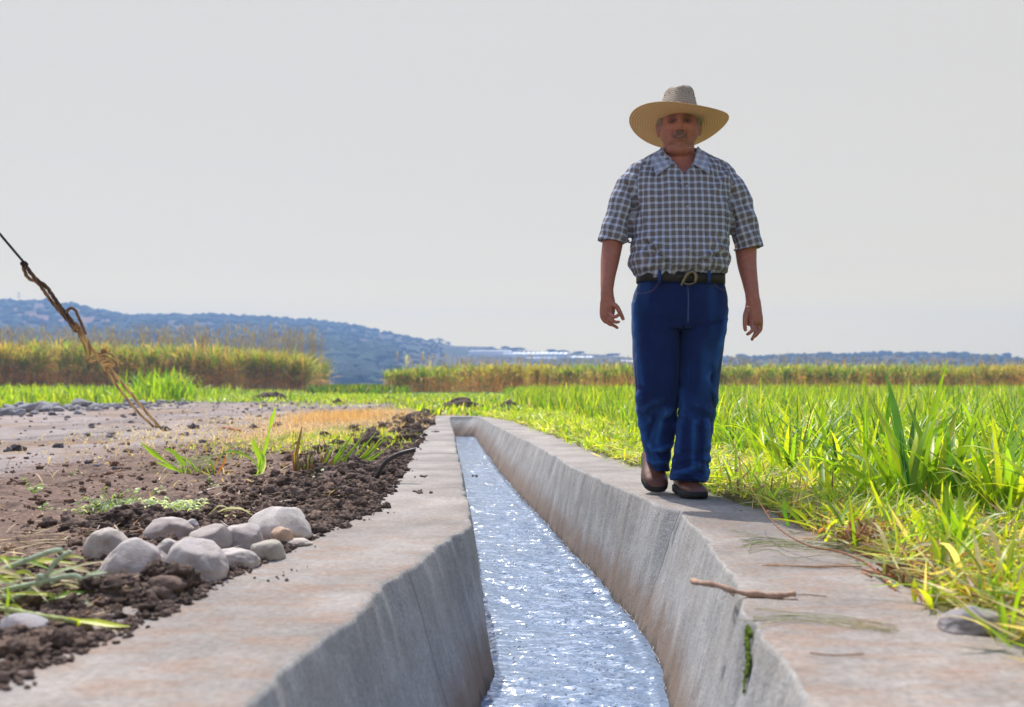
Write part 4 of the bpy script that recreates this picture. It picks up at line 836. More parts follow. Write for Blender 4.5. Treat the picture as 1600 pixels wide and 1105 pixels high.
# curled pale wilted herb heap
def herb(bag, b):
    for k in range(330):
        px = rng.choice([rng.normal(225, 28), rng.normal(160, 22), rng.normal(285, 14)]); py = 792+rng.normal(0, 9)+(abs(px-220))*.02; c0 = np.array(off(b, px, min(py, 812))); c0[1] += rng.normal(0, .07); c0[2] = zat(c0[0], c0[1])+rng.uniform(.003, .035); a_ = rng.uniform(0, 6.28)
        col = CW*rng.uniform(.8, 1.15) if px > 195 else (Lg*.6*rng.uniform(.6, 1.3) if k % 2 else CW*.7); s_ = rng.uniform(.008, .022); d = np.array((math.cos(a_), math.sin(a_), rng.uniform(-.2, .4)))*s_; q_ = np.array((0, 0, s_*.6))
        bag.add(*ribbon([c0-d, c0+q_, c0+d], [.003, .009, .002], col, (math.sin(a_), -math.cos(a_), .5), .5, 3))
plant('wilted_herb', 225, 800, 'heap of curled pale green wilted leaves on the soil behind the river stones', 'wilted leaves', [('leaves', 'leaf', herb)])
def husk(bag, b):
    for (x0, y0, x1, y1, w_) in ((328, 806, 392, 800, .022), (330, 812, 388, 812, .020), (326, 804, 360, 796, .012), (350, 800, 396, 806, .016), (326, 812, 356, 817, .012)):
        L(bag, b, [(x0, y0), ((x0+x1)/2, min(y0, y1)-5), (x1, y1)], [.004, w_, .003], np.array((.58, .55, .26))*rng.uniform(.8, 1.2), (0, 1, .3))
plant('corn_husk', 360, 814, 'pale yellowish folded husk leaves lying left of the biggest stone', 'husk', [('leaves', 'dryleaf', husk)])
def cutheap(bag, b):
    for k in range(60):
        x0 = rng.uniform(-60, 130); y0 = rng.uniform(872, 935); ln = rng.uniform(30, 110); a_ = rng.normal(-.15, .4); x1 = x0+ln*math.cos(a_); y1 = y0+ln*math.sin(a_)*.35
        if x1 > 158: continue
        p0 = np.array(off(b, x0, y0)); p1_ = np.array(off(b, x1, y1)); dy = rng.uniform(-.12, .10); p0[1] += dy; p1_[1] += dy+rng.normal(0, .05); m_ = (p0+p1_)/2+np.array((0, 0, rng.uniform(0, .015)))
        bag.add(*ribbon([p0, m_, p1_], [.003, rng.uniform(.006, .016), .002], [Lg*.8, GY, CW, ST][k % 4]*rng.uniform(.7, 1.15), (0, 1, .6)))
def cutst(bag, b):
    for pts in ([(-40, 960), (0, 945), (60, 915), (85, 880), (110, 862)], [(-30, 930), (40, 915), (110, 900), (128, 905)], [(-30, 905), (30, 880), (80, 862), (96, 860)], [(60, 915), (62, 900), (85, 912)]):
        V, f = tube(resample([off(b, x, y, dy=-.03) for x, y in pts], 5), .0055, 8); bag.add(V, f, CW*.95)
plant('cut_stalks', 60, 935, 'heap of cut green leaves and pale stalks at the left edge beside the squarish stone', 'cut stalks', [('leaves', 'leaf', cutheap), ('stalks', 'clod', cutst)])
def longst(bag, b):
    V, f = tube(resample([off(b, x, y) for x, y in [(-20, 952), (10, 952), (60, 962), (95, 967), (120, 972)]], 5), .005, 8); bag.add(V, f, np.array((.5, .55, .22)))
def longlf(bag, b):
    L(bag, b, [(95, 967), (120, 972), (128, 985)], [.008, .012, .006], GY*1.3); L(bag, b, [(118, 970), (150, 974), (175, 978), (203, 979)], [.008, .018, .014, .002], GY*1.4, (0, 1, .5)); L(bag, b, [(20, 1010), (45, 1018), (60, 1040)], [.012, .02, .008], GY*1.2, (0, 1, .5)); L(bag, b, [(10, 955), (22, 975), (28, 990)], [.01, .012, .004], CW*.8)
    L(bag, b, [(9, 955), (12, 935), (12, 915)], [.006, .006, .002], Lg, (1, 0, 0))
plant('cut_stalk', 90, 985, 'long cut stalk with a yellow green leaf reaching onto the left concrete wall', 'cut stalk', [('stalk', 'clod', longst), ('leaves', 'leaf', longlf)])
# little sprout by the pipe, near stones by edges
plant('weed', 615, 752, 'leaning green sprout between the curved black pipe and the concrete', 'weed', [('leaves', 'leaf', lambda bag, b: [L(bag, b, [(603, 756), (614, 744), (628, 732)], [.004, .014, .002], Lg, (0, 1, 1)), L(bag, b, [(600, 752), (606, 742), (612, 738)], [.004, .012, .002], Lg*.8, (0, 1, 1)), L(bag, b, [(620, 752), (640, 748), (650, 740)], [.002, .003, .002], GY)])])
# pipe
b0 = G0(592, 752); V, f = tube(resample([(b0.x-.03, b0.y+.02, -.04)]+[off(b0, x, y) for x, y in ((590, 744), (597, 730), (608, 718), (626, 709), (649, 703))], 8), .0115, 16, cap=False)
b = Bag().add(V, f, (.035, .025, .022)); n_ = 16; V2 = V*1.0; ctr = V[-n_:].mean(0); b.add(np.concatenate([V[-n_:], (V[-n_:]-ctr)*.62+ctr, (V[-n_:]-ctr)*.6+ctr-np.array((.02, 0, 0))]), np.array([(q*n_+k, q*n_+(k+1) % n_, (q+1)*n_+(k+1) % n_, (q+1)*n_+k) for q in (0, 1) for k in range(n_)]), (.03, .022, .02))
M['rubber'] = simple('black_pipe', None, .45, .2, 40, .15, .001, use_attr=True, spec=.4)
tag(b.build('pipe', M['rubber'], loc=tuple(b0)), 'curved black plastic pipe sticking up out of the soil beside the left wall', 'pipe')
# root next to pipe
V, f = tube(resample([off(b0, x, y, dy=-.05) for x, y in ((540, 742), (565, 745), (590, 755), (603, 768))], 6), [.012]*18+[.008], 8); V += .004*fbm(V, 40, 2, 3)[:, None]; tag(Bag().add(V, f, (.14, .11, .09)).build('root', M['clod'], loc=tuple(off(b0, 560, 750))), 'grey brown root crossing the dark soil below the black pipe', 'root')
for (pts, r, lab) in ((((310, 772), (330, 764), (345, 762)), .008, 'short pale stick lying on the soil left of the stones biggest'), (((432, 786), (445, 783), (455, 782)), .006, 'small cut whitish stalk piece above the biggest stone'), (((348, 668), (362, 670), (375, 673)), .018, 'reddish brown stick lying on the dirt path'),):
    b0 = G0(*pts[1]); V, f = tube(resample([P(*q, zat(*P(*q).xy)+r) for q in pts], 4), r*.7, 7); V += .002*fbm(V, 60, 2, 3)[:, None]
    lab = lab.replace('left of the stones biggest', 'behind the wilted leaf heap'); tag(Bag().add(V, f, (.40, .17, .10) if 'reddish' in lab else (.55, .45, .36)).build('stick', M['clod'], loc=tuple(b0)), lab, 'stick')
# stick across the right wall
sp = [P(1081, 908, .012), P(1100, 912, .020), P(1125, 916, .02), P(1150, 925, .012), P(1185, 929, .009), P(1215, 931, .009), P(1242, 928, .014)]
V, f = tube(resample(sp, 6), [.0068+.0012*math.sin(k*.9)+.0006*math.sin(k*2.3) for k in range(37)], 9); V += .0022*fbm(V, 40, 3, 4)[:, None]
bb = Bag().add(V, f, (.46, .30, .22)); V, f = tube(resample([P(1128, 917, .018), P(1136, 921, .004), P(1146, 930, .008)], 5), .003, 6); bb.add(V, f, (.3, .18, .12)); V, f = tube(resample([P(1238, 929, .008), P(1262, 929, .004), P(1292, 932, .006)], 5), .0012, 5); bb.add(V, f, (.3, .18, .12))
tag(bb.build('stick', M['clod'], loc=tuple(P(1150, 925))), 'knobbly brown stick lying across the inner edge of the right wall, overhanging the water', 'stick')
# long curved bare stem along the outer edge, with small twigs on the concrete
sp = [Q(1145, 690, 3.5), Q(1165, 745, 3.3), Q(1190, 790, 3.1), Q(1217, 826, 2.95), Q(1262, 852, 2.8), Q(1310, 862, 2.72), Q(1350, 878, 2.62), Q(1382, 905, 2.45), Q(1400, 925, 2.36)]
V, f = tube(resample(sp, 6), [.0012]*10+list(np.linspace(.0015, .0042, 39)), 7); bb = Bag().add(V, f, (.32, .16, .09))
for (a_, e_) in (((1190, 790, 3.1), (1200, 800, 3.1)), ((1165, 745, 3.3), (1150, 735, 3.3)), ((1177, 768, 3.2), (1192, 760, 3.2))):
    V, f = tube([Q(*a_), Q(*e_)], [.0012, .0006], 5); bb.add(V, f, (.3, .16, .1)); v, f = ICO[1]; bb.add(v*.006+np.array(Q(*e_)), f, (.45, .25, .2))
tag(bb.build('dry_stem', M['clod'], loc=tuple(Q(1310, 862, 2.72))), 'long thin reddish dry stem arching over the outer edge of the right wall', 'stem')
def strand(pts, r, col, name, lab, cat='twig', n=1):
    bb = Bag(); js = rng.normal(0, 6 if n > 3 else 1.5, n)
    for k in range(n):
        q = [P(x+rng.normal(0, 10)*(k > 0), y+(rng.normal(0, 3 if n > 3 else 1)+js[k])*(k > 0), .004+r+.004*rng.uniform()) for x, y in pts]; V, f = tube(resample(q, 5), r*rng.uniform(.6, 1), 5); bb.add(V, f, np.array(col)*rng.uniform(.7, 1.3))
    tag(bb.build(name, M['clod'], loc=tuple(q[0])), lab, cat)
strand([(1160, 852), (1200, 848), (1250, 855), (1300, 852), (1330, 858)], .0008, (.30, .34, .14), 'grass_wisp', 'wisp of green grass stems lying across the right wall under the dry stem', 'grass wisp', 18)
strand([(1205, 882), (1260, 885), (1310, 884), (1345, 886)], .0014, (.36, .2, .1), 'twig', 'thin straight brown twig on the right wall above the knobbly stick', n=3)
strand([(1175, 965), (1240, 962), (1310, 970), (1400, 982)], .001, (.42, .40, .2), 'grass_wisp', 'wisp of dry yellowish grass across the right wall just below the knobbly stick', 'grass wisp', 8)
strand([(1265, 1020), (1300, 1024), (1350, 1022)], .0016, (.32, .18, .1), 'twig', 'thin brown twig, lowest one on the right wall near the camera')
strand([(1140, 828), (1165, 832), (1180, 836)], .0012, (.35, .3, .15), 'twig', 'tiny curved twig on the right wall at the edge of the shadow')
# moss in the crack on the inner face
def inner_pt(px, Y, z):
    xt_ = float(interp(R_TOP)(Y)); xw_ = float(interp(R_WAT)(Y)); return np.array((xt_+(xw_-xt_)*(z/float(WZf(Y))), Y, z))
bb = Bag()
for k in range(330):
    t_ = rng.choice([rng.normal(.2, .12), rng.normal(.55, .1), rng.uniform(0, 1)]); t_ = min(1, max(0, t_)); Y_ = 2.05-.10*t_+rng.normal(0, .014)*(1-.6*t_)+.012*math.sin(t_*9); c0 = inner_pt(0, Y_, -.008-.105*t_)+np.array((-.006, 0, 0)); s_ = rng.uniform(.0015, .0055)*(1-.5*t_); v, f = ICO[1]; bb.add(v*s_*np.array((1, .8, 1.3))+c0, f, np.array((.10, .15, .02))*rng.uniform(.4, 1.8))
tag(bb.build('moss', M['clod'], loc=tuple(inner_pt(0, 1.98, -.05))), 'dark green moss strip in a crack down the inner face of the right wall', 'moss')
# right side single clumps
def big(bag, b):
    tuft(bag, b, 46, .06, (.25, .55), (.018, .040), (.32, .22), (.1, 1.3), [GR, GY, GD*2, Lg*.8], [4, 3, 1, 3])
    L(bag, b, [(1425, 790), (1412, 700), (1400, 640), (1384, 583)], [.012, .034, .034, .003], np.array((.08, .22, .06)), (1, .3, 0)); L(bag, b, [(1430, 790), (1445, 700), (1462, 630), (1480, 565)], [.01, .026, .022, .002], GR, (1, 0, 0)); L(bag, b, [(1440, 780), (1452, 690), (1475, 665), (1498, 640)], [.01, .016, .016, .002], Dg*1.2, (1, 0, .5)); L(bag, b, [(1420, 780), (1410, 700), (1408, 672)], [.008, .014, .01], PALE*1.4, (1, 0, 0)); L(bag, b, [(1400, 775), (1330, 735), (1300, 727)], [.01, .022, .003], GR)
plant('grass_clump', 1425, 792, 'largest grass clump in front of the crop, with a dark blade spiking above the horizon', 'grass clump', [('leaves', 'leaf', big)])
def cl(n, r, Lr, Wr, lean=(.35, .25), pal=(GR, GY, Lg*.8), p=(3, 3, 2), az=None): return lambda bag, b: tuft(bag, b, n, r, Lr, Wr, lean, (.1, 1.3), list(pal), list(p), az)
for (px, py, n, r, Lr, Wr, lab) in ((1555, 815, 22, .05, (.25, .5), (.02, .04), 'bright green clump at the right edge, beside the largest clump'), (1335, 790, 18, .05, (.15, .35), (.015, .03), 'medium green clump directly left of the largest clump'), (1232, 745, 20, .05, (.2, .42), (.014, .028), 'upright green clump at the front of the crop, right of the man'), (1178, 715, 18, .05, (.2, .42), (.014, .026), 'slim green clump at the crop edge nearest to the man'),
        (1500, 880, 26, .04, (.10, .24), (.018, .035), 'low sunlit yellow green clump near the right edge, above the flat rock'), (1440, 862, 14, .03, (.1, .2), (.016, .03), 'drooping yellow green clump between the brown stubble and the low sunlit clump'), (1560, 950, 14, .03, (.05, .12), (.01, .02), 'small green clump behind the flat rock at the right edge'), (1480, 940, 12, .03, (.05, .1), (.01, .02), 'tiny yellow green clump just left of the flat rock'), (1290, 700, 20, .06, (.25, .45), (.015, .03), 'tall clump in the crop behind the medium one, right of the man')):
    plant('grass_clump', px, py, lab, 'grass clump', [('leaves', 'leaf', cl(n, r, Lr, Wr))])
plant('grass_clump', 1275, 838, 'small clump of three broad yellow edged leaves leaning left over the right wall edge', 'grass clump', [('leaves', 'leaf', lambda bag, b: [L(bag, b, [(1270, 838), (1240, 800), (1222, 776)], [.008, .022, .003], GR, (0, .5, 1)), L(bag, b, [(1278, 838), (1255, 805), (1228, 790)], [.008, .018, .003], GY*1.5, (0, .5, 1)), L(bag, b, [(1300, 835), (1285, 815), (1272, 804)], [.008, .014, .003], GY*1.4, (0, .5, 1)), L(bag, b, [(1232, 822), (1226, 800), (1224, 780)], [.01, .013, .003], GD*1.6, (1, 0, 0))])])
def stub(bag, b):
    for k in range(90):
        x = rng.choice([rng.normal(1330, 16), rng.normal(1385, 20)]); p0 = np.array(off(b, x, 842, dy=rng.normal(0, .08))); h = rng.uniform(.02, .075); h *= .8; V, f = tube([p0, p0+np.array((rng.normal(0, .45)*h, rng.normal(0, .3)*h, h))], [.0040, .0032], 6); bag.add(V, f, (np.array((.50, .27, .15)), np.array((.55, .40, .25)), np.array((.35, .16, .08)))[k % 3]*rng.uniform(.8, 1.25))
def stub2(bag, b):
    for k in range(50): 
        x = rng.normal(1425, 26); p0 = np.array(off(b, x, 930, dy=rng.normal(0, .06))); p0[2] = .01; h = rng.uniform(.02, .09); V, f = tube([p0, p0+np.array((rng.normal(0, .7)*h, rng.normal(0, .4)*h, h*rng.uniform(.2, 1)))], [.004, .0025], 6); bag.add(V, f, (np.array((.45, .22, .11)), np.array((.5, .33, .2)), np.array((.28, .12, .06)))[k % 3]*rng.uniform(.7, 1.2))
plant('cane_stub', 1358, 842, 'mown pinkish brown cane stubble between the right wall and the green clumps', 'plant', [('cut_stems', 'clod', stub), ('leaves', 'leaf', cl(10, .05, (.06, .16), (.01, .02)))])
plant('cane_stub', 1425, 925, 'dark reddish brown dry stubble right at the outer edge of the right wall', 'plant', [('cut_stems', 'clod', stub2)])
# big clump on the left beyond the path
plant('grass_clump', 250, 627, 'big bright green clump beyond the rubble row on the left', 'grass clump', [('leaves', 'leaf', lambda bag, b: tuft(bag, b, 260, .42, (.65, 1.15), (.03, .055), (.30, .25), (.2, 1.2), [GR, GY, Lg*.8, GD*1.5], [4, 2, 2, 1]))])
# soil heaps at distance
def heap(px, py, wpx, hpx, lab, seed):
    Yf = 768/(py-600); c0 = P(px, py); wd = wpx*Yf/F/2; hh = hpx*Yf/F; bb = Bag(); v, f = lump(4, seed, .5, 1.4); bb.add(v*np.array([wd, wd*.6, hh*.8])+np.array(c0), f, C_DARK*1.2)
    for k in range(70):
        a_ = rng.uniform(0, 6.28); rr_ = rng.uniform(0, 1)**.6; v, f = lump(2, int(rng.integers(0, 50)), .4); s_ = hh*rng.uniform(.08, .28); bb.add(v*s_+np.array(c0)+np.array((math.cos(a_)*wd*rr_*1.1, math.sin(a_)*wd*.6*rr_, hh*.85*max(0, 1-rr_**1.5))), f, C_DARK*rng.uniform(.8, 1.9))
    tag(bb.build('soil_heap', M['clod'], loc=tuple(c0)), lab, 'soil heap')
heap(425, 625, 60, 13, 'low dark soil heap at the far end of the dirt path below the left cane', 3)
heap(722, 641, 66, 20, 'dark soil heap just beyond the end of the canal, larger of two', 5); heap(795, 641, 34, 15, 'smaller dark soil heap beside the green crop beyond the canal', 8)
heap(528, 632, 16, 9, 'small dark soil lump at the far right corner of the dirt path', 11); heap(575, 691, 34, 14, 'dark lumpy soil heap behind the wide mown tuft', 13); heap(655, 652, 40, 10, 'flat dark heap of clods beside the far end of the left wall', 17); heap(618, 657, 12, 6, 'single dark clod on the orange dry grass', 19)

# ---------------------------------------------------------------- guy rope
M['rope'] = simple('rope', None, .85, .35, 120, .5, .004, use_attr=True, spec=.15); M['wire'] = simple('cable', (.012, .008, .007), .5, .2, 50, 0)
A0 = P(247, 668); YA = A0.y
def rq(px, py, o=0): t_ = (668-py)/256.; return np.array(Q(px, py, YA-1.6*t_+o))
rt = empty('guy_rope', A0)
def rope(bag, pts, r, col, k=6, twist=30, tr=None):
    c = resample(pts, k); pts_, T, U = frames(c); s_ = 0
    for ph in range(3):
        q = []; s_ = 0
        for i_, p in enumerate(pts_):
            if i_: s_ += (pts_[i_]-pts_[i_-1]).length
            a_ = s_*twist+ph*2.094; V_ = T[i_].cross(U[i_]); q.append(p+(U[i_]*math.cos(a_)+V_*math.sin(a_))*r*.5)
        V, f = tube(q, r*.58, 6); cc = np.broadcast_to(np.array(col)*(1.25, 1., .55)[ph], (len(V), 3)) if tr is None else col
        bag.add(V, f, cc)
D1 = np.array((.10, .06, .035)); D2 = np.array((.24, .15, .075)); D3 = np.array((.62, .42, .19))
b = Bag(); V, f = tube([rq(-60, 292), rq(0, 366), rq(38, 411)], .012, 8); b.add(V, f); b.build('cable', M['wire'], rt)
b = Bag()
rope(b, [rq(38, 413), rq(56, 436), rq(72, 448), rq(82, 462), rq(96, 482), rq(106, 494), rq(118, 510)], .020, D1, 8)
rope(b, [rq(36, 418, .03), rq(44, 434, .03), rq(60, 443, .03), rq(78, 468, .03), rq(98, 492, .03), rq(116, 512, .03)], .018, D2, 8)
rope(b, [rq(104, 488, -.03), rq(109, 482, -.03), rq(117, 484, -.03), rq(123, 497, -.03), rq(129, 510, -.03), rq(133, 522, -.03)], .015, D2*.8, 8)
b.build('upper_rope', M['rope'], rt); b = Bag()
rope(b, [rq(118, 510), rq(130, 524), rq(140, 541), rq(150, 552), rq(162, 566)], .022, D3*.85, 8); rope(b, [rq(120, 514, .03), rq(128, 534, .03), rq(134, 548, .03), rq(137, 560, .03), rq(142, 558, .03), rq(138, 545, .03), rq(133, 525, .03)], .013, D3*.8, 8)
rope(b, [rq(146, 555, -.02), rq(140, 560, -.02), rq(141, 566, -.02), rq(150, 562, -.02), rq(158, 560, -.02)], .013, D3, 8)
rope(b, [rq(168, 572), rq(190, 598), rq(220, 634), rq(247, 665)], .017, D3, 12); rope(b, [rq(162, 574, .05), rq(182, 602, .05), rq(212, 640, .05), rq(240, 667, .05)], .015, D3*.9, 12)
b.build('lower_rope', M['rope'], rt); b = Bag()
rope(b, [rq(162, 553, -.04), rq(172, 553, -.05), rq(180, 558, -.05), rq(185, 567, -.05), rq(186, 572, -.05)], .012, D3*.9, 6); rope(b, [rq(166, 560, -.04), rq(174, 561, -.05), rq(180, 566, -.05)], .012, D3*.8, 6)
c0 = rq(163, 548); n = 50; b.add(*blades(np.tile(c0, (n, 1))+rng.normal(0, .01, (n, 3)), rng.normal(0, .5, n), rng.uniform(.05, .12, n), np.full(n, .003), rng.uniform(.4, 1.3, n), rng.uniform(-.3, .6, n), pick(n, [D3, D3*1.3], [1, 1]), 3)); b.build('frayed_end', M['rope'], rt)
def knot(px, py, rpx, col, wraps=3, ang=.9):
    bb = Bag(); c = rq(px, py); s_ = rpx*YA/F*.9; d = np.array((math.cos(ang), 0, -math.sin(ang)))   # rope direction
    e = np.array((math.sin(ang), 0, math.cos(ang)))
    for k in range(wraps):
        o_ = d*(k-(wraps-1)/2)*s_*.55; tl = rng.uniform(-.3, .3); ring = [c+o_+e*math.cos(a_)*s_*.62+np.array((0, 1, 0))*math.sin(a_)*s_*.62+d*math.sin(a_+tl*3)*s_*.22 for a_ in np.linspace(0, 2*math.pi, 15)]; rope(bb, ring, s_*.34, col*rng.uniform(.85, 1.1), 2)
    return bb
knot(38, 413, 5.5, D1*.5, 2).build('knot', M['rope'], rt); knot(118, 511, 7.5, D2*1.2, 3).build('knot', M['rope'], rt); knot(164, 564, 10.5, D3*.9, 4).build('knot', M['rope'], rt); knot(162, 549, 5, D3*.6, 2).build('knot', M['rope'], rt); knot(246, 666, 5, D3*.7, 2).build('knot', M['rope'], rt)
V, f = tube([A0+Vector((.04, .05, -.25)), A0+Vector((-.02, .0, .05))], .018, 8); Bag().add(V, f, (.08, .05, .04)).build('stake', M['clod'], rt)
tag(rt, 'knotted tan guy rope on a dark cable, slanting down to the dirt path', 'rope')
# ---------------------------------------------------------------- the man
YM = 4.42; PXM = YM/F       # metres per photo pixel at his depth
FOOT = Vector(((1062-800)/F*YM, YM, 0.0))
def remesh(bag, vox, smooth_it=4, fac=.5):
    V = np.concatenate(bag.V); o = mesh_np('tmp', V, [np.concatenate(f) for f in (bag.F3, bag.F4) if f], None)
    m = o.modifiers.new('r', 'REMESH'); m.mode = 'VOXEL'; m.voxel_size = vox; m.adaptivity = 0
    s = o.modifiers.new('s', 'SMOOTH'); s.iterations = smooth_it; s.factor = fac
    dg = bpy.context.evaluated_depsgraph_get(); ev = o.evaluated_get(dg); me = ev.to_mesh(); n = len(me.vertices); co = np.empty(n*3, np.float32); me.vertices.foreach_get('co', co); no = np.empty(n*3, np.float32); me.vertices.foreach_get('normal', no)
    tot = np.empty(len(me.polygons), np.int32); me.polygons.foreach_get('loop_total', tot); li = np.empty(len(me.loops), np.int32); me.loops.foreach_get('vertex_index', li)
    Fq = li.reshape(-1, 4) if (tot == 4).all() else np.array([tuple(p.vertices) for p in me.polygons if len(p.vertices) == 4])
    ev.to_mesh_clear(); mo = o.data; bpy.data.objects.remove(o); bpy.data.meshes.remove(mo); return co.reshape(-1, 3).astype(float), Fq, no.reshape(-1, 3).astype(float)
def rings(rows, Y0=YM, n=40, e=2.3):
    """rows: (py, x0, x1, ry, dy) pixel rows -> closed horizontal loft"""
    V = []
    for (py, x0, x1, ry, dy) in rows:
        Yc = Y0+dy; cx_ = ((x0+x1)/2-800)/F*Yc; rx = (x1-x0)/2/F*Yc; z = CAMZ-(py-HY)/F*Yc
        for k in range(n):
            a_ = 2*math.pi*k/n; c, s = math.cos(a_), math.sin(a_); V.append((cx_+rx*abs(c)**(2/e)*np.sign(c), Yc+ry*abs(s)**(2/e)*np.sign(s), z))
    m = len(rows); Fq = [(i_*n+k, (i_+1)*n+k, (i_+1)*n+(k+1) % n, i_*n+(k+1) % n) for i_ in range(m-1) for k in range(n)]
    V.append(tuple(np.mean(V[:n], 0))); V.append(tuple(np.mean(V[(m-1)*n:m*n], 0))); c0, c1 = m*n, m*n+1
    F3 = [(c0, k, (k+1) % n) for k in range(n)]+[(c1, (m-1)*n+(k+1) % n, (m-1)*n+k) for k in range(n)]
    return np.array(V), [np.array(Fq), np.array(F3)]
def dense_rows(rows, step=6):
    rows = np.array(rows, float); ys_ = np.arange(rows[0, 0], rows[-1, 0]+.1, step if rows[-1, 0] > rows[0, 0] else -step); 
    # smooth interpolation
    out = []
    for y in ys_:
        out.append([y]+[float(np.interp(y, rows[:, 0], rows[:, k])) for k in range(1, 5)])
    o_ = np.array(out)
    if len(o_) > 4:
        o2 = o_.copy(); o2[1:-1, 1:] = (o_[:-2, 1:]+2*o_[1:-1, 1:]+o_[2:, 1:])/4; o_ = o2
    return [tuple(r) for r in o_]
def arm_pt(px, py, dy=0): return np.array(Q(px, py, YM+dy))
def limb(spec, k=5, n=18):
    """spec: (px,py,dy,rx_px,ratio)"""
    pts = resample([arm_pt(a[0], a[1], a[2]) for a in spec], k); t = np.linspace(0, 1, len(pts)); tt = np.linspace(0, 1, len(spec)); rr_ = np.interp(t, tt, [a[3]*PXM for a in spec]); ru = np.interp(t, tt, [a[3]*PXM*a[4] for a in spec]); return tube(pts, list(rr_), n, list(ru))
# ---- body
body = Bag()
HC = np.array(Q(1061, 196, YM-.01))       # head centre, eye level
yaw, tiltb = R(-7), R(-2)
def head_xf(p):
    p = np.asarray(p, float); c, s = math.cos(yaw), math.sin(yaw); q = np.stack([p[:, 0]*c-p[:, 1]*s, p[:, 0]*s+p[:, 1]*c, p[:, 2]], 1)
    return q+HC
def head_inv(p):
    q = p-HC; c, s = math.cos(-yaw), math.sin(-yaw); return np.stack([q[:, 0]*c-q[:, 1]*s, q[:, 0]*s+q[:, 1]*c, q[:, 2]], 1)
v, f = ICO[5]; h = v.copy(); x, y, z = v[:, 0], v[:, 1], v[:, 2]
h = np.stack([x*.084, y*.099, z*.119-.006], 1)
low = np.clip(-z, 0, 1); h[:, 0] *= 1-.13*low**1.8+.05*np.exp(-((z+.35)/.3)**2); h[:, 1] = np.where((z < 0) & (y > 0), h[:, 1]*(1-.45*low), h[:, 1]); h[:, 1] -= .012*low**2*(y < 0)
front = sstep(.1, -.5, y)
def gs(cx_, cz, sx_, sz_): return np.exp(-((h[:, 0]-cx_)/sx_)**2-((h[:, 2]-cz)/sz_)**2)*front
dy_ = np.zeros(len(h))
zz = h[:, 2]; nose = np.exp(-(h[:, 0]/(.0095+.004*sstep(-.01, -.04, zz)))**2)*front*np.interp(zz, [-.056, -.050, -.042, -.020, .005, .018], [0, .012, .026, .016, .006, 0]); dy_ += nose
for s_ in (-1, 1): dy_ += .010*gs(s_*.0135, -.043, .008, .007)-.017*gs(s_*.031, .0, .015, .011)+.008*gs(s_*.030, .020, .018, .007)+.010*gs(s_*.044, -.033, .018, .015)+.004*gs(s_*.031, -.014, .014, .004)-.007*gs(s_*.030, -.056, .005, .018)+.006*gs(s_*.045, -.085, .015, .02)-.005*gs(s_*.050, -.060, .010, .016)
dy_ += .006*gs(0, -.066, .022, .007)+.006*gs(0, -.077, .018, .005)-.006*gs(0, -.0715, .021, .0022)+.010*gs(0, -.110, .020, .016)-.005*gs(0, -.089, .02, .006)
h[:, 1] -= dy_; body.add(head_xf(h), f)
for s_ in (-1, 1):
    v, f = ICO[3]; e = v*np.array((.010, .021, .033)); e[:, 0] += s_*(.087+.25*np.clip(e[:, 1], 0, 1)); e[:, 1] += .012; e[:, 2] += -.014; e[:, 1] += .12*e[:, 2]; body.add(head_xf(e), f)
nk = [HC+np.array((0, .018, -.07)), HC+np.array((.002, .022, -.115)), HC+np.array((.003, .03, -.155)), HC+np.array((.003, .035, -.21))]
V, f_ = tube(nk, [.068, .068, .070, .080], 24, [.064, .064, .068, .07]); body.add(V, f_)
v, f = ICO[3]; body.add(head_xf(v*np.array((.056, .040, .030))+np.array((0, -.030, -.112))), f)   # under the chin
body.add(*rings(dense_rows([(246, 1030, 1096, .05, .02), (262, 1000, 1125, .075, .02), (285, 1000, 1126, .09, .01), (340, 1008, 1120, .095, 0), (400, 1006, 1116, .105, 0), (440, 1000, 1126, .115, 0), (480, 992, 1130, .11, 0), (515, 992, 1128, .10, 0)])))
RA = [(1004, 292, .0, 14, 1), (981, 314, .0, 14, 1.), (962, 350, -.005, 13, 1.), (957, 382, -.01, 16, 1.05), (953, 408, -.03, 14.5, 1.1), (950, 432, -.06, 11.5, 1.1), (948.5, 452, -.09, 9.8, .9), (949, 466, -.10, 10.5, .85)]
LA = [(1120, 292, .0, 14, 1), (1146, 314, .0, 14, 1.), (1161, 350, .005, 13, 1.), (1165, 386, .01, 17, 1.), (1167, 412, -.01, 15.0, 1.05), (1171, 435, -.04, 12.5, 1.05), (1175, 458, -.07, 10.8, .85), (1176.5, 472, -.08, 11, .8)]
body.add(*limb(RA)); body.add(*limb(LA))
def finger(spec, r0=3.0, r1=2.4):
    n_ = len(spec); pts = resample([arm_pt(*a) for a in spec], 4); return tube(pts, list(np.linspace(r0, r1, len(pts)) * PXM), 12)
# his right hand (left in the picture)
hb_ = Bag()
hb_.add(*limb([(949, 462, -.10, 10.0, .75), (949.5, 474, -.105, 12.0, .62), (949, 486, -.11, 12.0, .58), (949, 496, -.115, 10.0, .55)], 4))
hb_.add(*limb([(942.5, 486, -.09, 6, .8), (944, 496, -.09, 6, .8), (949, 503, -.09, 5, .8)], 4))
hb_.add(*finger([(955, 474, -.12), (963, 479, -.135), (968.5, 488, -.14), (972, 495, -.14), (974.3, 500, -.14)], 4.3, 2.6))
hb_.add(*finger([(953, 490, -.13), (957.5, 494.5, -.15), (963, 494.5, -.16), (966.8, 491.5, -.155)], 3.3, 2.6))
hb_.add(*finger([(950, 496, -.12), (957, 501.5, -.145), (963, 503.5, -.15), (967.6, 503, -.14)], 3.2, 2.3))
hb_.add(*finger([(946, 498, -.10), (953, 505, -.12), (959.5, 509, -.125), (965.6, 513, -.12)], 3.2, 2.3))
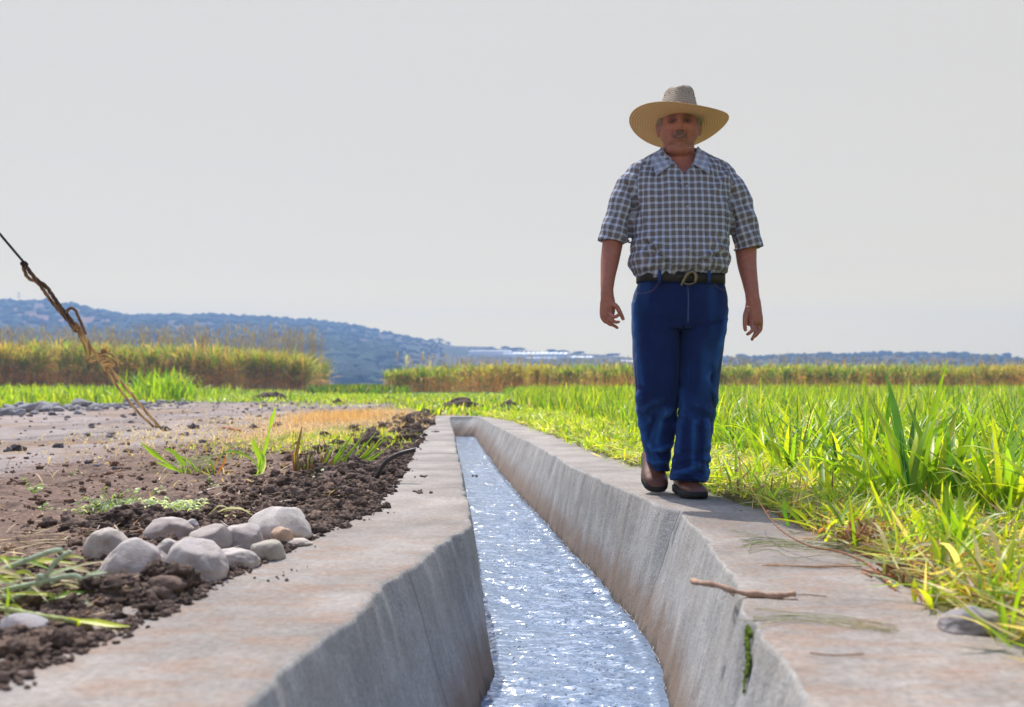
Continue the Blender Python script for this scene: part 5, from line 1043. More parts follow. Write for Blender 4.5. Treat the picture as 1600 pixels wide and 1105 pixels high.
hb_.add(*finger([(942, 494, -.085), (947, 502, -.09), (951.5, 506.5, -.085), (956, 508.8, -.08)], 2.9, 2.1))
# his left hand
hb_.add(*limb([(1177, 468, -.08, 11, .75), (1177, 482, -.085, 13.0, .62), (1177.5, 496, -.09, 14.3, .58), (1179.5, 507, -.095, 12, .55)], 4))
hb_.add(*limb([(1186, 496, -.075, 6, .8), (1186.5, 508, -.075, 5.6, .8), (1183, 516, -.08, 4.6, .8)], 4))
hb_.add(*finger([(1169, 481, -.10), (1164.8, 492, -.12), (1163.8, 505, -.13), (1164, 512, -.13), (1165, 517.5, -.13)], 4.4, 2.5))
hb_.add(*finger([(1172, 502, -.11), (1176, 514, -.14), (1171.5, 520, -.15), (1167, 522.8, -.14)], 3.3, 2.5))
hb_.add(*finger([(1178, 508, -.10), (1180.5, 518.5, -.13), (1177.5, 526, -.14), (1174.2, 531.5, -.13)], 3.3, 2.4))
hb_.add(*finger([(1183, 508, -.085), (1185.5, 517, -.10), (1183, 522.5, -.11), (1179, 526.5, -.10)], 3.1, 2.2))
hb_.add(*finger([(1187, 504, -.075), (1189.5, 511, -.08), (1188, 517, -.085), (1185, 521, -.08)], 2.8, 2.0))
for V_, F3_, F4_ in ((np.concatenate(hb_.V), hb_.F3, hb_.F4),): body.add(V_, [np.concatenate(F3_), np.concatenate(F4_)])
LL = [(480, 994, 1058, .085, 0), (520, 996, 1056, .085, 0), (600, 1000, 1050, .07, -.005), (650, 1004, 1048, .06, .02), (700, 1013, 1042, .045, .08), (728, 1018, 1040, .04, .10)]
RL = [(480, 1066, 1130, .085, 0), (520, 1066, 1126, .085, -.005), (600, 1070, 1116, .07, -.02), (650, 1066, 1108, .06, -.03), (700, 1064, 1100, .045, -.05), (748, 1062, 1096, .04, -.06), (760, 1062, 1096, .04, -.06)]
_s = lambda rows: [(a, b+5, c-5, d*.82, e_) for a, b, c, d, e_ in rows]
body.add(*rings(dense_rows(_s(LL)))); body.add(*rings(dense_rows(_s(RL))))
V, Fq, N = remesh(body, .0028, 3, .45)
# surface colour, with shade painted into the eye sockets and facial creases
hp = head_inv(V); skin = np.broadcast_to(np.array((.37, .145, .10)), V.shape).copy()
skin *= (1+.10*fbm(V, 22, 3, 5)+.05*fbm(V, 90, 2, 6))[:, None]
onh = (V[:, 2] > HC[2]-.2)
def patch(cx_, cz, sx_, sz_, c, a_=1.0, fr_=True):
    global skin
    w_ = np.exp(-(np.abs((hp[:, 0]-cx_)/sx_)**3+np.abs((hp[:, 2]-cz)/sz_)**3))*onh*(hp[:, 1] < -.045)*a_; skin = skin*(1-w_[:, None])+np.array(c)*w_[:, None]
for s_ in (-1, 1):
    patch(s_*.040, -.035, .02, .018, (.45, .17, .12), .5); patch(s_*.031, .0185, .020, .0050, (.09, .07, .06), .85); patch(s_*.031, .003, .020, .013, (.13, .055, .045), .75); patch(s_*.031, -.001, .0145, .0046, (.025, .015, .014), .95); patch(s_*.038, -.0005, .0035, .0025, (.35, .3, .28), .6); patch(s_*.025, -.0005, .0030, .0024, (.35, .3, .28), .5)
    patch(s_*.031, -.017, .014, .003, (.22, .09, .06), .6); patch(s_*.029, -.058, .003, .017, (.15, .06, .045), .7); patch(s_*.0135, -.049, .004, .0028, (.05, .02, .015), .8)
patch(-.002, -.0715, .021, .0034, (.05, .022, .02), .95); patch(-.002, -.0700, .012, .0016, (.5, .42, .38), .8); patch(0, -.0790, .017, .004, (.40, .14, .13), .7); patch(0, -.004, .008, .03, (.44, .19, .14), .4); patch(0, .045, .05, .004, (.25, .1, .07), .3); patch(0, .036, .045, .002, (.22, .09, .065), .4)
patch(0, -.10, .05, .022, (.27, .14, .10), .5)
P0 = empty('person', tuple(FOOT))
def skin_mat():
    m, nt, b, o = mat_new('skin'); g = G(nt); a = g.attr('col'); c = g.mix(1.0, a, g.ramp(g.noise(60, 5, .7), [(.3, .86), (.7, 1.12)]), 'MULTIPLY'); g.l(c, b.inputs['Base Color']); b.inputs['Roughness'].default_value = .55; b.inputs['Specular IOR Level'].default_value = .35
    b.inputs['Subsurface Weight'].default_value = .08; b.inputs['Subsurface Radius'].default_value = (.01, .004, .002); b.inputs['Subsurface Scale'].default_value = .6
    g.bump(g.noise(220, 4, .7), b, .25, .002); return m
M['skin'] = skin_mat()
bodyo = mesh_np('body', V, Fq, M['skin'], P0, skin)
# ---- shirt
def check_mat(dark=(.145, .13, .135)):
    m, nt, b, o = mat_new('checked_cotton'); g = G(nt); a = g.attr('chk', 'Vector'); sp = g.n('SeparateXYZ'); g.l(a, sp.inputs[0])
    def stripe(v, per, wd, ph=0.):
        fr_ = g.math('FRACT', g.math('ADD', g.math('DIVIDE', v, per), ph)); d = g.math('ABSOLUTE', g.math('SUBTRACT', fr_, .5)); x = g.n('MapRange'); x.inputs[1].default_value = wd+.04; x.inputs[2].default_value = wd-.04; g.l(d, x.inputs[0]); return x.outputs[0]
    u, v = sp.outputs[0], sp.outputs[2]; s = g.math('MULTIPLY', g.math('ADD', stripe(u, .0278, .19), stripe(v, .0292, .18)), .5)
    thin = g.math('MULTIPLY', g.math('MAXIMUM', stripe(u, .0278, .045, .5), stripe(v, .0292, .045, .5)), .25)
    c = g.mix(s, dark, (.47, .54, .70)); c = g.mix(thin, c, (.25, .2, .2))
    c = g.mix(1.0, c, g.ramp(g.noise(300, 2, .5), [(.3, .88), (.7, 1.1)]), 'MULTIPLY'); g.l(c, b.inputs['Base Color']); b.inputs['Roughness'].default_value = .9; b.inputs['Specular IOR Level'].default_value = .1
    g.bump(g.noise(400, 2, .5), b, .2, .001); return m
M['check'] = check_mat(); M['check_collar'] = check_mat((.27, .31, .42))
sb_ = Bag()
TR = [(234, 1034, 1091, .066, .030), (241, 1018, 1107, .078, .028), (245, 1010, 1114, .084, .026), (253, 994, 1130, .094, .022), (260, 984, 1141, .100, .02), (267, 976, 1148, .106, .018), (281, 971, 1153, .116, .012), (300, 976, 1150, .128, .005), (320, 984, 1144, .135, 0), (360, 988, 1139, .140, -.005), (390, 985, 1138, .148, -.01), (408, 982, 1139, .152, -.012), (418, 983, 1138, .150, -.012), (425, 988, 1135, .142, -.008), (430, 996, 1130, .132, -.004), (440, 1000, 1126, .120, 0)]
sb_.add(*rings(dense_rows(TR, 4), n=56, e=2.5))
SLv = {-1: [(1002, 288, .01, 18, 1.), (985, 291, .0, 22.5, 1.05), (977, 312, .0, 23.5, 1.05), (968, 345, 0, 24, 1.05), (960, 370, 0, 24.5, 1.05), (958.5, 379, 0, 24.5, 1.05)], 1: [(1122, 288, .01, 18, 1.), (1139, 291, .0, 22.5, 1.05), (1149, 312, .0, 23.5, 1.05), (1160, 350, 0, 23.5, 1.05), (1167, 378, 0, 23.5, 1.05), (1169, 390, 0, 23.5, 1.05)]}
for s_ in (-1, 1):
    V, f_ = limb(SLv[s_], 6, 28); V[-1] = V[-2-27:-1].mean(0)+(V[-1]*0+np.array((0, 0, .02))); sb_.add(V, f_)
V, Fq, N = remesh(sb_, .0036, 5, .5)
X0 = float(Q(1064, 300, YM).x)
front = sstep(YM-.0, YM-.08, V[:, 1])
zpy = HY-(V[:, 2]-CAMZ)/PXM   # photo row
px_ = 800+V[:, 0]/PXM
# open neck: the front sinks behind the skin in a V
vh = np.interp(zpy, [225, 236, 280, 283], [36, 32, 0, -3]); inV = sstep(-1, 3, vh-np.abs(px_-1064))*front*(zpy < 284); V[:, 1] += inV*.06
# sleeves: local coordinate
ua = np.zeros(len(V)); va = V[:, 2].copy(); tx = V[:, 0]-X0; ang_ = np.arctan2(tx*.75, -(V[:, 1]-YM)); ua = np.where(V[:, 1] < YM+.02, np.sign(tx)*(np.abs(tx)+.5*np.clip(V[:, 1]-(YM-.10), 0, 1)), tx)
sl_mask = np.zeros(len(V))
for s_ in (-1, 1):
    a_ = arm_pt(SLv[s_][1][0], SLv[s_][1][1]); b_ = arm_pt(SLv[s_][-1][0], SLv[s_][-1][1]); d = (b_-a_)/np.linalg.norm(b_-a_); e = np.cross(d, (0, 1, 0)); e /= np.linalg.norm(e); rel = V-a_
    t_ = rel@d; w_ = rel@e; bound = np.interp(zpy, [250, 285, 320, 345, 400], [1003 if s_ < 0 else 1126, 991 if s_ < 0 else 1139, 990 if s_ < 0 else 1138, 984 if s_ < 0 else 1142, 979 if s_ < 0 else 1144])
    ins = (px_ < bound) if s_ < 0 else (px_ > bound); ins &= (zpy < 398)
    ua = np.where(ins, w_+.5*np.clip(V[:, 1]-(YM-.05), 0, 1)*np.sign(w_), ua); va = np.where(ins, -t_, va); sl_mask = np.where(ins, 1., sl_mask)
    # seam groove
    gd = np.exp(-((px_-bound)/1.6)**2)*(zpy > 255)*(zpy < 398); V -= N*((gd*.005)+.012*np.exp(-((px_-bound)/4.6)**2)*sstep(292, 345, zpy)*(zpy < 398))[:, None]
# cloth folds
wl = fbm(np.stack([V[:, 0]*9, V[:, 1]*5, V[:, 2]*4.5], 1), 1, 3, 31); wf = fbm(np.stack([V[:, 0]*26, V[:, 1]*12, V[:, 2]*11], 1), 1, 3, 32)
waist = sstep(385, 425, zpy)*(1-sl_mask); wv = fbm(np.stack([V[:, 0]*34, V[:, 1]*22, V[:, 2]*6], 1), 1, 3, 33)
diag = np.sin((np.abs(V[:, 0]-X0)*60+V[:, 2]*95))*sstep(.05, .12, np.abs(V[:, 0]-X0))*sstep(340, 400, zpy)*(1-sl_mask)
dsl = np.sin(V[:, 2]*62+V[:, 0]*40+wl*4)*sl_mask
disp = .0105*wl+.0065*wf+waist*.017*wv+.0065*diag+.0055*dsl
disp += -.018*np.abs(fbm(np.stack([(V[:, 0]+V[:, 2]*.8*np.sign(X0-V[:, 0]))*14, V[:, 1]*3, V[:, 2]*3], 1), 1, 2, 35))*sstep(380, 300, zpy)*(1-sl_mask)*sstep(.06, .16, np.abs(V[:, 0]-X0))
def sfold(pts, wd, amp):
    global disp
    d = np.full(len(V), 99.)
    for (ax, ay), (bx, by) in zip(pts[:-1], pts[1:]):
        t = np.clip(((px_-ax)*(bx-ax)+(zpy-ay)*(by-ay))/((bx-ax)**2+(by-ay)**2), 0, 1); d = np.minimum(d, np.hypot(px_-ax-t*(bx-ax), zpy-ay-t*(by-ay)))
    disp = disp+1.35*amp*np.exp(-(d/wd)**2)*(V[:, 1] < YM+.02)
for pts, wd, amp in (([(1005, 383), (1022, 402), (1039, 421)], 2.2, -.010), ([(1012, 382), (1030, 402), (1046, 420)], 3, .008), ([(992, 372), (1004, 396), (1016, 418)], 2.6, -.008), ([(1085, 415), (1104, 409), (1119, 400), (1126, 407)], 2.4, -.010), ([(1088, 408), (1106, 402), (1118, 393)], 3, .008), ([(1056, 291), (1059, 318)], 1.6, -.008), ([(978, 291), (988, 320), (997, 358)], 2.6, -.008), ([(986, 296), (998, 330), (1006, 362)], 3, .006),
        ([(1140, 307), (1130, 343), (1134, 386)], 2.6, -.008), ([(1128, 300), (1120, 340), (1122, 380)], 3.5, .005), ([(1092, 344), (1133, 345)], 1.1, -.004), ([(1092, 344), (1093, 385)], 1.1, -.004), ([(1062, 395), (1058, 422)], 3, .006), ([(1048, 398), (1046, 424)], 2.4, -.006), ([(1076, 396), (1082, 424)], 2.2, -.006), ([(1100, 412), (1112, 425)], 2.4, .007), ([(960, 330), (952, 372)], 3, -.005), ([(968, 318), (964, 372)], 3.5, .006), ([(1158, 322), (1164, 382)], 3, -.006), ([(1166, 318), (1176, 382)], 3.5, .006), ([(1030, 300), (1020, 350), (1016, 372)], 4, -.004)):
    sfold(pts, wd, amp)
disp *= .22+.78*np.clip(np.abs(N[:, 1])*1.15, 0, 1)
V += N*disp[:, None]
plk = (np.abs(V[:, 0]-X0-.004) < .017)*front*(zpy > 272)*(zpy < 430)*(1-sl_mask); V[:, 1] -= plk*.0028
V[:, 1] -= .002*np.exp(-((px_-1058)/1.5)**2)*front*(zpy > 272)
ua = ua+.0*wl+.0016*wf; va = va+.003*wl
shirt = mesh_np('shirt', V, Fq, M['check'], P0, None, attrs={'chk': np.stack([ua, ua*0, va], 1)})
# chest pocket on his left side
def surf_y(x, z, VV=V):
    k = np.argmin((VV[:, 0]-x)**2+(VV[:, 2]-z)**2+100*(VV[:, 1] > YM)); return VV[k, 1]
# collar: two pointed flaps and a stand round the neck
def flap(poly, thick=.003):
    """poly: list of (px,py,dy)"""
    n_ = len(poly); p = [arm_pt(*q) for q in poly]; k = 8; V_ = []
    # quad patch a,b,c,d subdivided
    a_, b_, c_, d_ = p
    for i_ in range(k+1):
        for j_ in range(k+1):
            u, w_ = i_/k, j_/k; q = (a_*(1-u)+b_*u)*(1-w_)+(d_*(1-u)+c_*u)*w_; q = q+np.array((0, -.004*math.sin(math.pi*u)*math.sin(math.pi*w_), 0)); V_.append(q)
    V_ = np.array(V_); nrm = np.cross(b_-a_, d_-a_); nrm /= np.linalg.norm(nrm); V2_ = V_+nrm*thick; nn = (k+1)**2; F_ = []
    for i_ in range(k):
        for j_ in range(k): q = i_*(k+1)+j_; F_ += [(q, q+1, q+k+2, q+k+1), (nn+q, nn+q+k+1, nn+q+k+2, nn+q+1)]
    edge_ = [i_*(k+1) for i_ in range(k+1)]+[k*(k+1)+j_ for j_ in range(1, k+1)]+[i_*(k+1)+k for i_ in range(k-1, -1, -1)]+[j_ for j_ in range(k-1, 0, -1)]
    for i_ in range(len(edge_)): a0, b0_ = edge_[i_], edge_[(i_+1) % len(edge_)]; F_.append((a0, b0_, nn+b0_, nn+a0))
    return np.concatenate([V_, V2_]), np.array(F_)
cb = Bag()
cb.add(*flap([(1034, 229, -.01), (1049, 257, -.100), (1026, 274, -.125), (1017, 250, -.080)])); cb.add(*flap([(1090, 229, -.01), (1083, 256, -.100), (1109, 273, -.125), (1108, 247, -.080)]))
V, Fq4 = np.concatenate(cb.V), None
nb_ = 20; SV = []
for k in range(nb_+1):       # stand round the back of the neck
    a_ = math.pi*(-.12+1.24*k/nb_); cx_ = (1062.5-800)*PXM
    for (h_, r_) in ((1.438, 1.04), (1.478, .98), (1.482, 1.03), (1.440, 1.12)): SV.append((cx_+math.cos(a_)*.085*r_, YM+.03+math.sin(a_)*.075*r_, h_+.012*math.sin(a_)))
cb.add(SV, np.array([(4*k+q, 4*k+(q+1) % 4, 4*k+4+(q+1) % 4, 4*k+4+q) for k in range(nb_) for q in range(4)]))
V = np.concatenate(cb.V); rot = np.stack([V[:, 0]*.8+V[:, 2]*.35*np.sign(X0-V[:, 0]), V[:, 1]*0, V[:, 2]+.3*np.abs(V[:, 0]-X0)], 1)
mesh_np('collar', V, [np.concatenate(cb.F4)], M['check_collar'], P0, attrs={'chk': rot})
M['button'] = simple('button', (.35, .36, .4), .4, .1, 50, 0)
for zb_ in (1.31, 1.22, 1.13, 1.04):
    v, f = ICO[2]; xx = X0+.004; yy = surf_y(xx, zb_); mesh_np('button', v*np.array((.0055, .002, .0055))+np.array((xx, yy-.002, zb_)), f, M['button'], P0)
# ---- jeans
jb = Bag()
jb.add(*rings(dense_rows([(438, 999, 1128, .118, 0), (446, 996, 1131, .120, 0), (460, 990, 1135, .122, 0), (480, 987.5, 1136, .120, 0), (500, 987, 1134, .115, 0), (515, 988, 1132, .108, 0)], 4), n=56, e=2.5))
LJ = [(470, 990, 1064, .11, .0), (515, 988, 1063, .105, 0), (558, 990, 1061, .098, -.005), (590, 992, 1060, .092, -.008), (612, 993, 1059, .088, -.010), (640, 996, 1058, .080, .015), (662, 997, 1057, .074, .045), (690, 1002, 1052.5, .070, .055), (712, 1008, 1048, .070, .068), (738, 1013, 1045, .070, .078)]
RJ = [(470, 1060, 1134, .11, .0), (515, 1060, 1133, .105, -.005), (558, 1061, 1128, .098, -.012), (590, 1061, 1125, .092, -.02), (612, 1062, 1123, .088, -.028), (640, 1062, 1118, .082, -.035), (662, 1060, 1115, .078, -.04), (690, 1057, 1111, .074, -.05), (712, 1052, 1109, .074, -.055), (735, 1048, 1106, .078, -.062), (750, 1049, 1103, .080, -.065)]
jb.add(*rings(dense_rows(LJ, 5), n=44)); jb.add(*rings(dense_rows(RJ, 5), n=44))
V, Fq, N = remesh(jb, .0036, 5, .5)
zpy = HY-(V[:, 2]-CAMZ)/PXM; px_ = 800+V[:, 0]/PXM; leg = np.where(px_ < 1061, -1, 1)
wl = fbm(np.stack([V[:, 0]*8, V[:, 1]*6, V[:, 2]*5], 1), 1, 3, 41); wf = fbm(np.stack([V[:, 0]*20, V[:, 1]*16, V[:, 2]*18], 1), 1, 3, 42)
ank = sstep(670, 735, zpy); wr = np.sin(V[:, 2]*105+V[:, 0]*30*leg+4*wl)
crease = sstep(500, 470, zpy)*0+np.exp(-((zpy-515)/22)**2); cz = np.sin((V[:, 2]*70-np.abs(px_-1062)*PXM*55)+2*wl)
knee = np.exp(-((zpy-650)/30)**2); kz = np.sin(V[:, 2]*80+V[:, 0]*50*leg+3*wl)
vert = fbm(np.stack([V[:, 0]*30, V[:, 1]*30, V[:, 2]*2.5], 1), 1, 2, 43)*sstep(540, 600, zpy)
V += N*(.009*wl+.0045*wf+.0085*ank*wr+.002*crease*cz+.0065*knee*kz+.008*vert)[:, None]*(.35+.65*np.clip(np.abs(N[:, 1])*1.1, 0, 1))[:, None]
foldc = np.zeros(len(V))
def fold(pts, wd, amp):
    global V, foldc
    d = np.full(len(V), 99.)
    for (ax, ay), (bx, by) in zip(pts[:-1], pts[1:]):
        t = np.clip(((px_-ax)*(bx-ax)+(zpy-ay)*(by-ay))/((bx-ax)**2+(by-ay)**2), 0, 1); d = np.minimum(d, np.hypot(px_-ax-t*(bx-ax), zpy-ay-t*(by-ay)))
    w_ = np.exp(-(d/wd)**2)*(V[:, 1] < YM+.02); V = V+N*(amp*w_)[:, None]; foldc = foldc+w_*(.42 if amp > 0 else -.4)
for pts, wd, amp in (([(990, 475), (993, 540), (1000, 600)], 3.5, .004), ([(1128, 500), (1114, 570), (1098, 591), (1120, 634)], 4, .006), ([(998, 613), (993, 634), (1005, 676), (1015, 697)], 3.5, .007), ([(1003, 683), (1024, 704), (1045, 697)], 3.5, .008), ([(1061, 608), (1063, 634), (1053, 704)], 3, .004),
        ([(1077, 660), (1074, 726)], 3.5, .006), ([(1098, 655), (1102, 722), (1098, 750)], 4, .006), ([(1049, 735), (1081, 726), (1105, 735)], 3.5, .007), ([(1134, 485), (1120, 540)], 4, .005), ([(1036, 640), (1026, 690)], 4, .004), 
        ([(1012, 690), (1032, 712), (1044, 708)], 3, -.006), ([(1050, 722), (1080, 716), (1104, 722)], 3, -.007), ([(1058, 740), (1078, 738), (1096, 745)], 2.5, -.005), ([(1108, 575), (1104, 600), (1112, 640)], 4, -.005), ([(1088, 660), (1088, 735)], 3.5, -.006), ([(1020, 650), (1010, 690)], 4, -.005), ([(1064, 520), (1090, 510), (1120, 505)], 2.5, -.005)):
    fold(pts, wd, amp)
# crotch groove between the thighs, fly seam
gr = np.exp(-((px_-1061)/2.2)**2)*sstep(495, 530, zpy)*(V[:, 1] < YM)*sstep(620, 560, zpy); V[:, 1] += gr*.03
fly = ((px_ > 1067) & (px_ < 1079) & (zpy > 446) & (zpy < 500) & (V[:, 1] < YM))*1.; V[:, 1] -= fly*.0022
jc = np.broadcast_to(np.array((.0055, .016, .085)), V.shape).copy()
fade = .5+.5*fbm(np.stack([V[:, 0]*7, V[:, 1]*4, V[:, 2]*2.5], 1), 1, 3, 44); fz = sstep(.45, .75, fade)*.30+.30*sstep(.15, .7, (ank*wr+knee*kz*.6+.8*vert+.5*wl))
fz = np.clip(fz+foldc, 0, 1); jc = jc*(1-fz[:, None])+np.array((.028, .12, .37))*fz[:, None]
fr_m = (V[:, 1] < YM-.02)
def stitch(xs, ys, wd, c=(.30, .13, .09), a_=.8):
    global jc
    d = np.full(len(V), 99.)
    for k in range(len(xs)-1):
        ax, ay, bx, by = xs[k], ys[k], xs[k+1], ys[k+1]; t = np.clip(((px_-ax)*(bx-ax)+(zpy-ay)*(by-ay))/((bx-ax)**2+(by-ay)**2), 0, 1); d = np.minimum(d, np.hypot(px_-ax-t*(bx-ax), zpy-ay-t*(by-ay)))
    w_ = np.exp(-(d/wd)**2)*fr_m*a_; jc = jc*(1-w_[:, None])+np.array(c)*w_[:, None]
stitch([991, 1002, 1014, 1020, 1023], [460, 461, 458, 452, 444], .7, (.17, .09, .09), .6); stitch([1134, 1122, 1112, 1106], [456, 455, 450, 443], .7, (.17, .09, .09), .6); stitch([1067, 1068, 1068], [450, 480, 505], .7, (.10, .16, .32), .7)
stitch([993, 990], [447, 458], 1.2, (.45, .12, .08), .6)
def denim():
    m, nt, b, o = mat_new('denim'); g = G(nt); a = g.attr('col'); c = g.mix(1.0, a, g.ramp(g.noise(260, 4, .7), [(.25, .72), (.75, 1.3)]), 'MULTIPLY'); c = g.mix(1.0, c, g.ramp(g.noise(14, 5, .7), [(.25, .8), (.75, 1.2)]), 'MULTIPLY'); g.l(c, b.inputs['Base Color']); b.inputs['Roughness'].default_value = .85; b.inputs['Specular IOR Level'].default_value = .2
    b.inputs['Sheen Weight'].default_value = .15; b.inputs['Sheen Tint'].default_value = (.4, .6, 1, 1); g.bump(g.noise(320, 3, .6), b, .3, .0015); return m
M['denim'] = denim(); mesh_np('jeans', V, Fq, M['denim'], P0, jc); VJ = V
# ---- belt
M['leather'] = simple('belt_leather', (.022, .018, .014), .5, .3, 60, .3, .001); M['metal'] = simple('buckle_metal', (.20, .17, .12), .38, .35, 120, .3, .001, metal=.85)
def ring_band(y0, y1, x0, x1, ry, e=2.5, th=.004, n=90):
    V_ = []
    for k in range(n):
        a_ = 2*math.pi*k/n; c, s = math.cos(a_), math.sin(a_); cx_ = ((x0+x1)/2-800)*PXM; rx = (x1-x0)/2*PXM; X_ = abs(c)**(2/e)*np.sign(c); Y_ = abs(s)**(2/e)*np.sign(s)
        dz = .004*math.sin(a_*2+1)+(-.004*math.cos(a_))
        for (py, o_) in ((y0, 0), (y0, th), (y1, th), (y1, 0)): V_.append((cx_+(rx+o_)*X_, YM+(ry+o_)*Y_, CAMZ-(py-HY)*PXM+dz))
    return np.array(V_), np.array([(4*k+q, 4*((k+1) % n)+q, 4*((k+1) % n)+(q+1) % 4, 4*k+(q+1) % 4) for k in range(n) for q in range(4)])
belt = Bag().add(*ring_band(428.5, 444, 996, 1130.5, .127)).build('belt', M['leather'], P0)
yb = YM-.133
bk = Bag(); bc = np.array((1067.5-800, 0, 0))*PXM
def bp(px, py, o=0): return np.array(((px-800)*PXM, yb-o, CAMZ-(py-HY)*PXM))
V, f = tube([bp(1055+8+math.cos(a_)*12.5+5, 438+math.sin(a_)*11) for a_ in np.linspace(-2.3, 2.3, 20)], .0042, 8); bk.add(V, f)
V, f = tube(resample([bp(1073, 430, .004), bp(1066, 433, .008), bp(1061, 441, .008), bp(1056, 451, .006)], 4), [.0085]*3+[.0095]*4+[.0075]*3+[.0055]*3, 10); bk.add(V, f)
V, f = tube([bp(1063, 424, .004), bp(1066, 431, .008)], [.003, .006], 8); bk.add(V, f); V, f = tube(resample([bp(1071, 428, .006), bp(1078, 436, .006), bp(1077, 447, .004)], 4), [.007]*9, 8); bk.add(V, f)
bko = bk.build('buckle', M['metal'], None); bko.parent = belt; bko.location = (0, 0, 0)
for xl_ in (1024, 1099):
    o_ = mesh_np('belt_loop', box(bp(xl_, 437, .000)+np.array((0, .006 if abs(xl_-1062) > 30 else 0, 0)), (.012, .016, .052))[0], box((0, 0, 0), (1, 1, 1))[1], M['denim'], P0, np.broadcast_to(np.array((.02, .05, .18)), (8, 3)))
# ---- shoes
M['shoe'] = simple('brown_leather', (.14, .045, .020), .42, .35, 40, .3, .0015, spec=.5); M['sole'] = simple('rubber_sole', (.022, .020, .021), .7, .2, 60, .2, .001)
def shoe(toe, yaw_, pitch, roll=0, lift=0):
    Ls = .285; n = 26; t = np.linspace(0, 1, n)       # toe (0) -> heel (1), along +Y
    hw = np.interp(t, [0, .02, .06, .15, .30, .45, .62, .80, .93, 1], [.004, .020, .034, .047, .053, .047, .037, .033, .029, .010])
    hh = np.interp(t, [0, .04, .12, .25, .40, .55, .70, .85, 1], [.020, .040, .056, .064, .072, .082, .090, .088, .078]); xo = np.interp(t, [0, .3, .6, 1], [.004, 0, -.002, 0])
    up = []
    for k in range(n):
        for q in range(20):
            a_ = 2*math.pi*q/20; c, s = math.cos(a_), math.sin(a_); x_ = hw[k]*abs(c)**.85*np.sign(c); z_ = .022+(hh[k]-.022)*(.5+.5*s) if True else 0
            x_ *= 1-.30*max(0, s)**2*(t[k] > .2); up.append((x_+xo[k], t[k]*Ls, z_-.004))
    Fq_ = [(i_*20+k, (i_+1)*20+k, (i_+1)*20+(k+1) % 20, i_*20+(k+1) % 20) for i_ in range(n-1) for k in range(20)]; up += [(.004, -.002, .022), (0, Ls+.002, .05)]; F3_ = [(n*20, k, (k+1) % 20) for k in range(20)]+[(n*20+1, (n-1)*20+(k+1) % 20, (n-1)*20+k) for k in range(20)]
    so = []
    for k in range(n):
        w_ = hw[k]+.0045; zb = np.interp(t[k], [0, .12, .3, .55, .64, .66, 1], [.012, .003, 0, .006, .012, 0, .002])+.0
        for (x_, z_) in ((-w_*.93, zb), (-w_, zb+.006), (-w_*1.0, .027), (-w_*.9, .032), (w_*.9, .032), (w_, .027), (w_, zb+.006), (w_*.93, zb)): so.append((x_+xo[k], -.004+t[k]*(Ls+.008), z_))
    Fs_ = [(i_*8+k, (i_+1)*8+k, (i_+1)*8+(k+1) % 8, i_*8+(k+1) % 8) for i_ in range(n-1) for k in range(8)]; Fs3 = [(0, q, q+1) for q in range(1, 7)]+[((n-1)*8, (n-1)*8+q+1, (n-1)*8+q) for q in range(1, 7)]
    Mx = Matrix.Translation(Vector(toe)) @ Matrix.Rotation(yaw_, 4, 'Z') @ Matrix.Rotation(roll, 4, 'Y') @ Matrix.Rotation(pitch, 4, 'X')
    T_ = lambda A: np.array([tuple(Mx @ Vector(p)) for p in A])
    ro = mesh_np('shoe', T_(up), [np.array(Fq_), np.array(F3_)], M['shoe'], P0); s_o = mesh_np('sole', T_(so), [np.array(Fs_), np.array(Fs3)], M['sole'], None); s_o.parent = ro; s_o.location = (0, 0, 0)
    lc = Bag()
    for q, tt in enumerate((.36, .42, .48)):
        z_ = float(np.interp(tt, t, hh))+.000; w_ = .020; V_, f_ = tube([(-w_, tt*Ls, z_-.012), (0, tt*Ls, z_), (w_, tt*Ls+.008, z_-.012)], .0022, 6); lc.add(T_(V_), f_)
    l_o = mesh_np('laces', np.concatenate(lc.V), [np.concatenate(lc.F3), np.concatenate(lc.F4)], M['sole'], None); l_o.parent = ro; l_o.location = (0, 0, 0)
    return ro
shoe((Q(1026, 773, 4.40).x, 4.40, .006), R(1), R(31)); shoe((Q(1091, 779, 4.22).x, 4.205, .004), R(8), R(1.5))
for o_ in list(P0.children):
    if o_.name.startswith('shoe'): pass
# ---- hat
def straw(name, c1, c2, trans):
    m, nt, b, o = mat_new(name); g = G(nt); a = g.attr('hat', 'Vector'); sp = g.n('SeparateXYZ'); g.l(a, sp.inputs[0])
    rad = g.math('SINE', g.math('MULTIPLY', sp.outputs[0], 560.)); wv_ = g.math('SINE', g.math('MULTIPLY', sp.outputs[1], 300.)); k = g.math('MULTIPLY', rad, wv_)
    n_ = g.noise(30, 5, .7); c = g.mix(n_, c1, c2); c = g.mix(g.math('MULTIPLY_ADD', rad, .30, .30), c, tuple(x*.5 for x in c1)); g.l(c, b.inputs['Base Color']); b.inputs['Roughness'].default_value = .75
    g.bump(k, b, .5, .002); t = g.n('BsdfTranslucent'); g.l(c, t.inputs[0]); ms = g.n('MixShader'); ms.inputs[0].default_value = trans; g.l(b.outputs[0], ms.inputs[1]); g.l(t.outputs[0], ms.inputs[2]); g.l(ms.outputs[0], o.inputs[0]); return m
M['straw'] = straw('straw', (.62, .44, .24), (.74, .56, .34), .38); M['straw2'] = straw('pale_straw', (.44, .36, .27), (.55, .47, .36), .2)
HA = HC+np.array((.0, .012, .004)); tb = R(-13)      # tilted back: front edge up
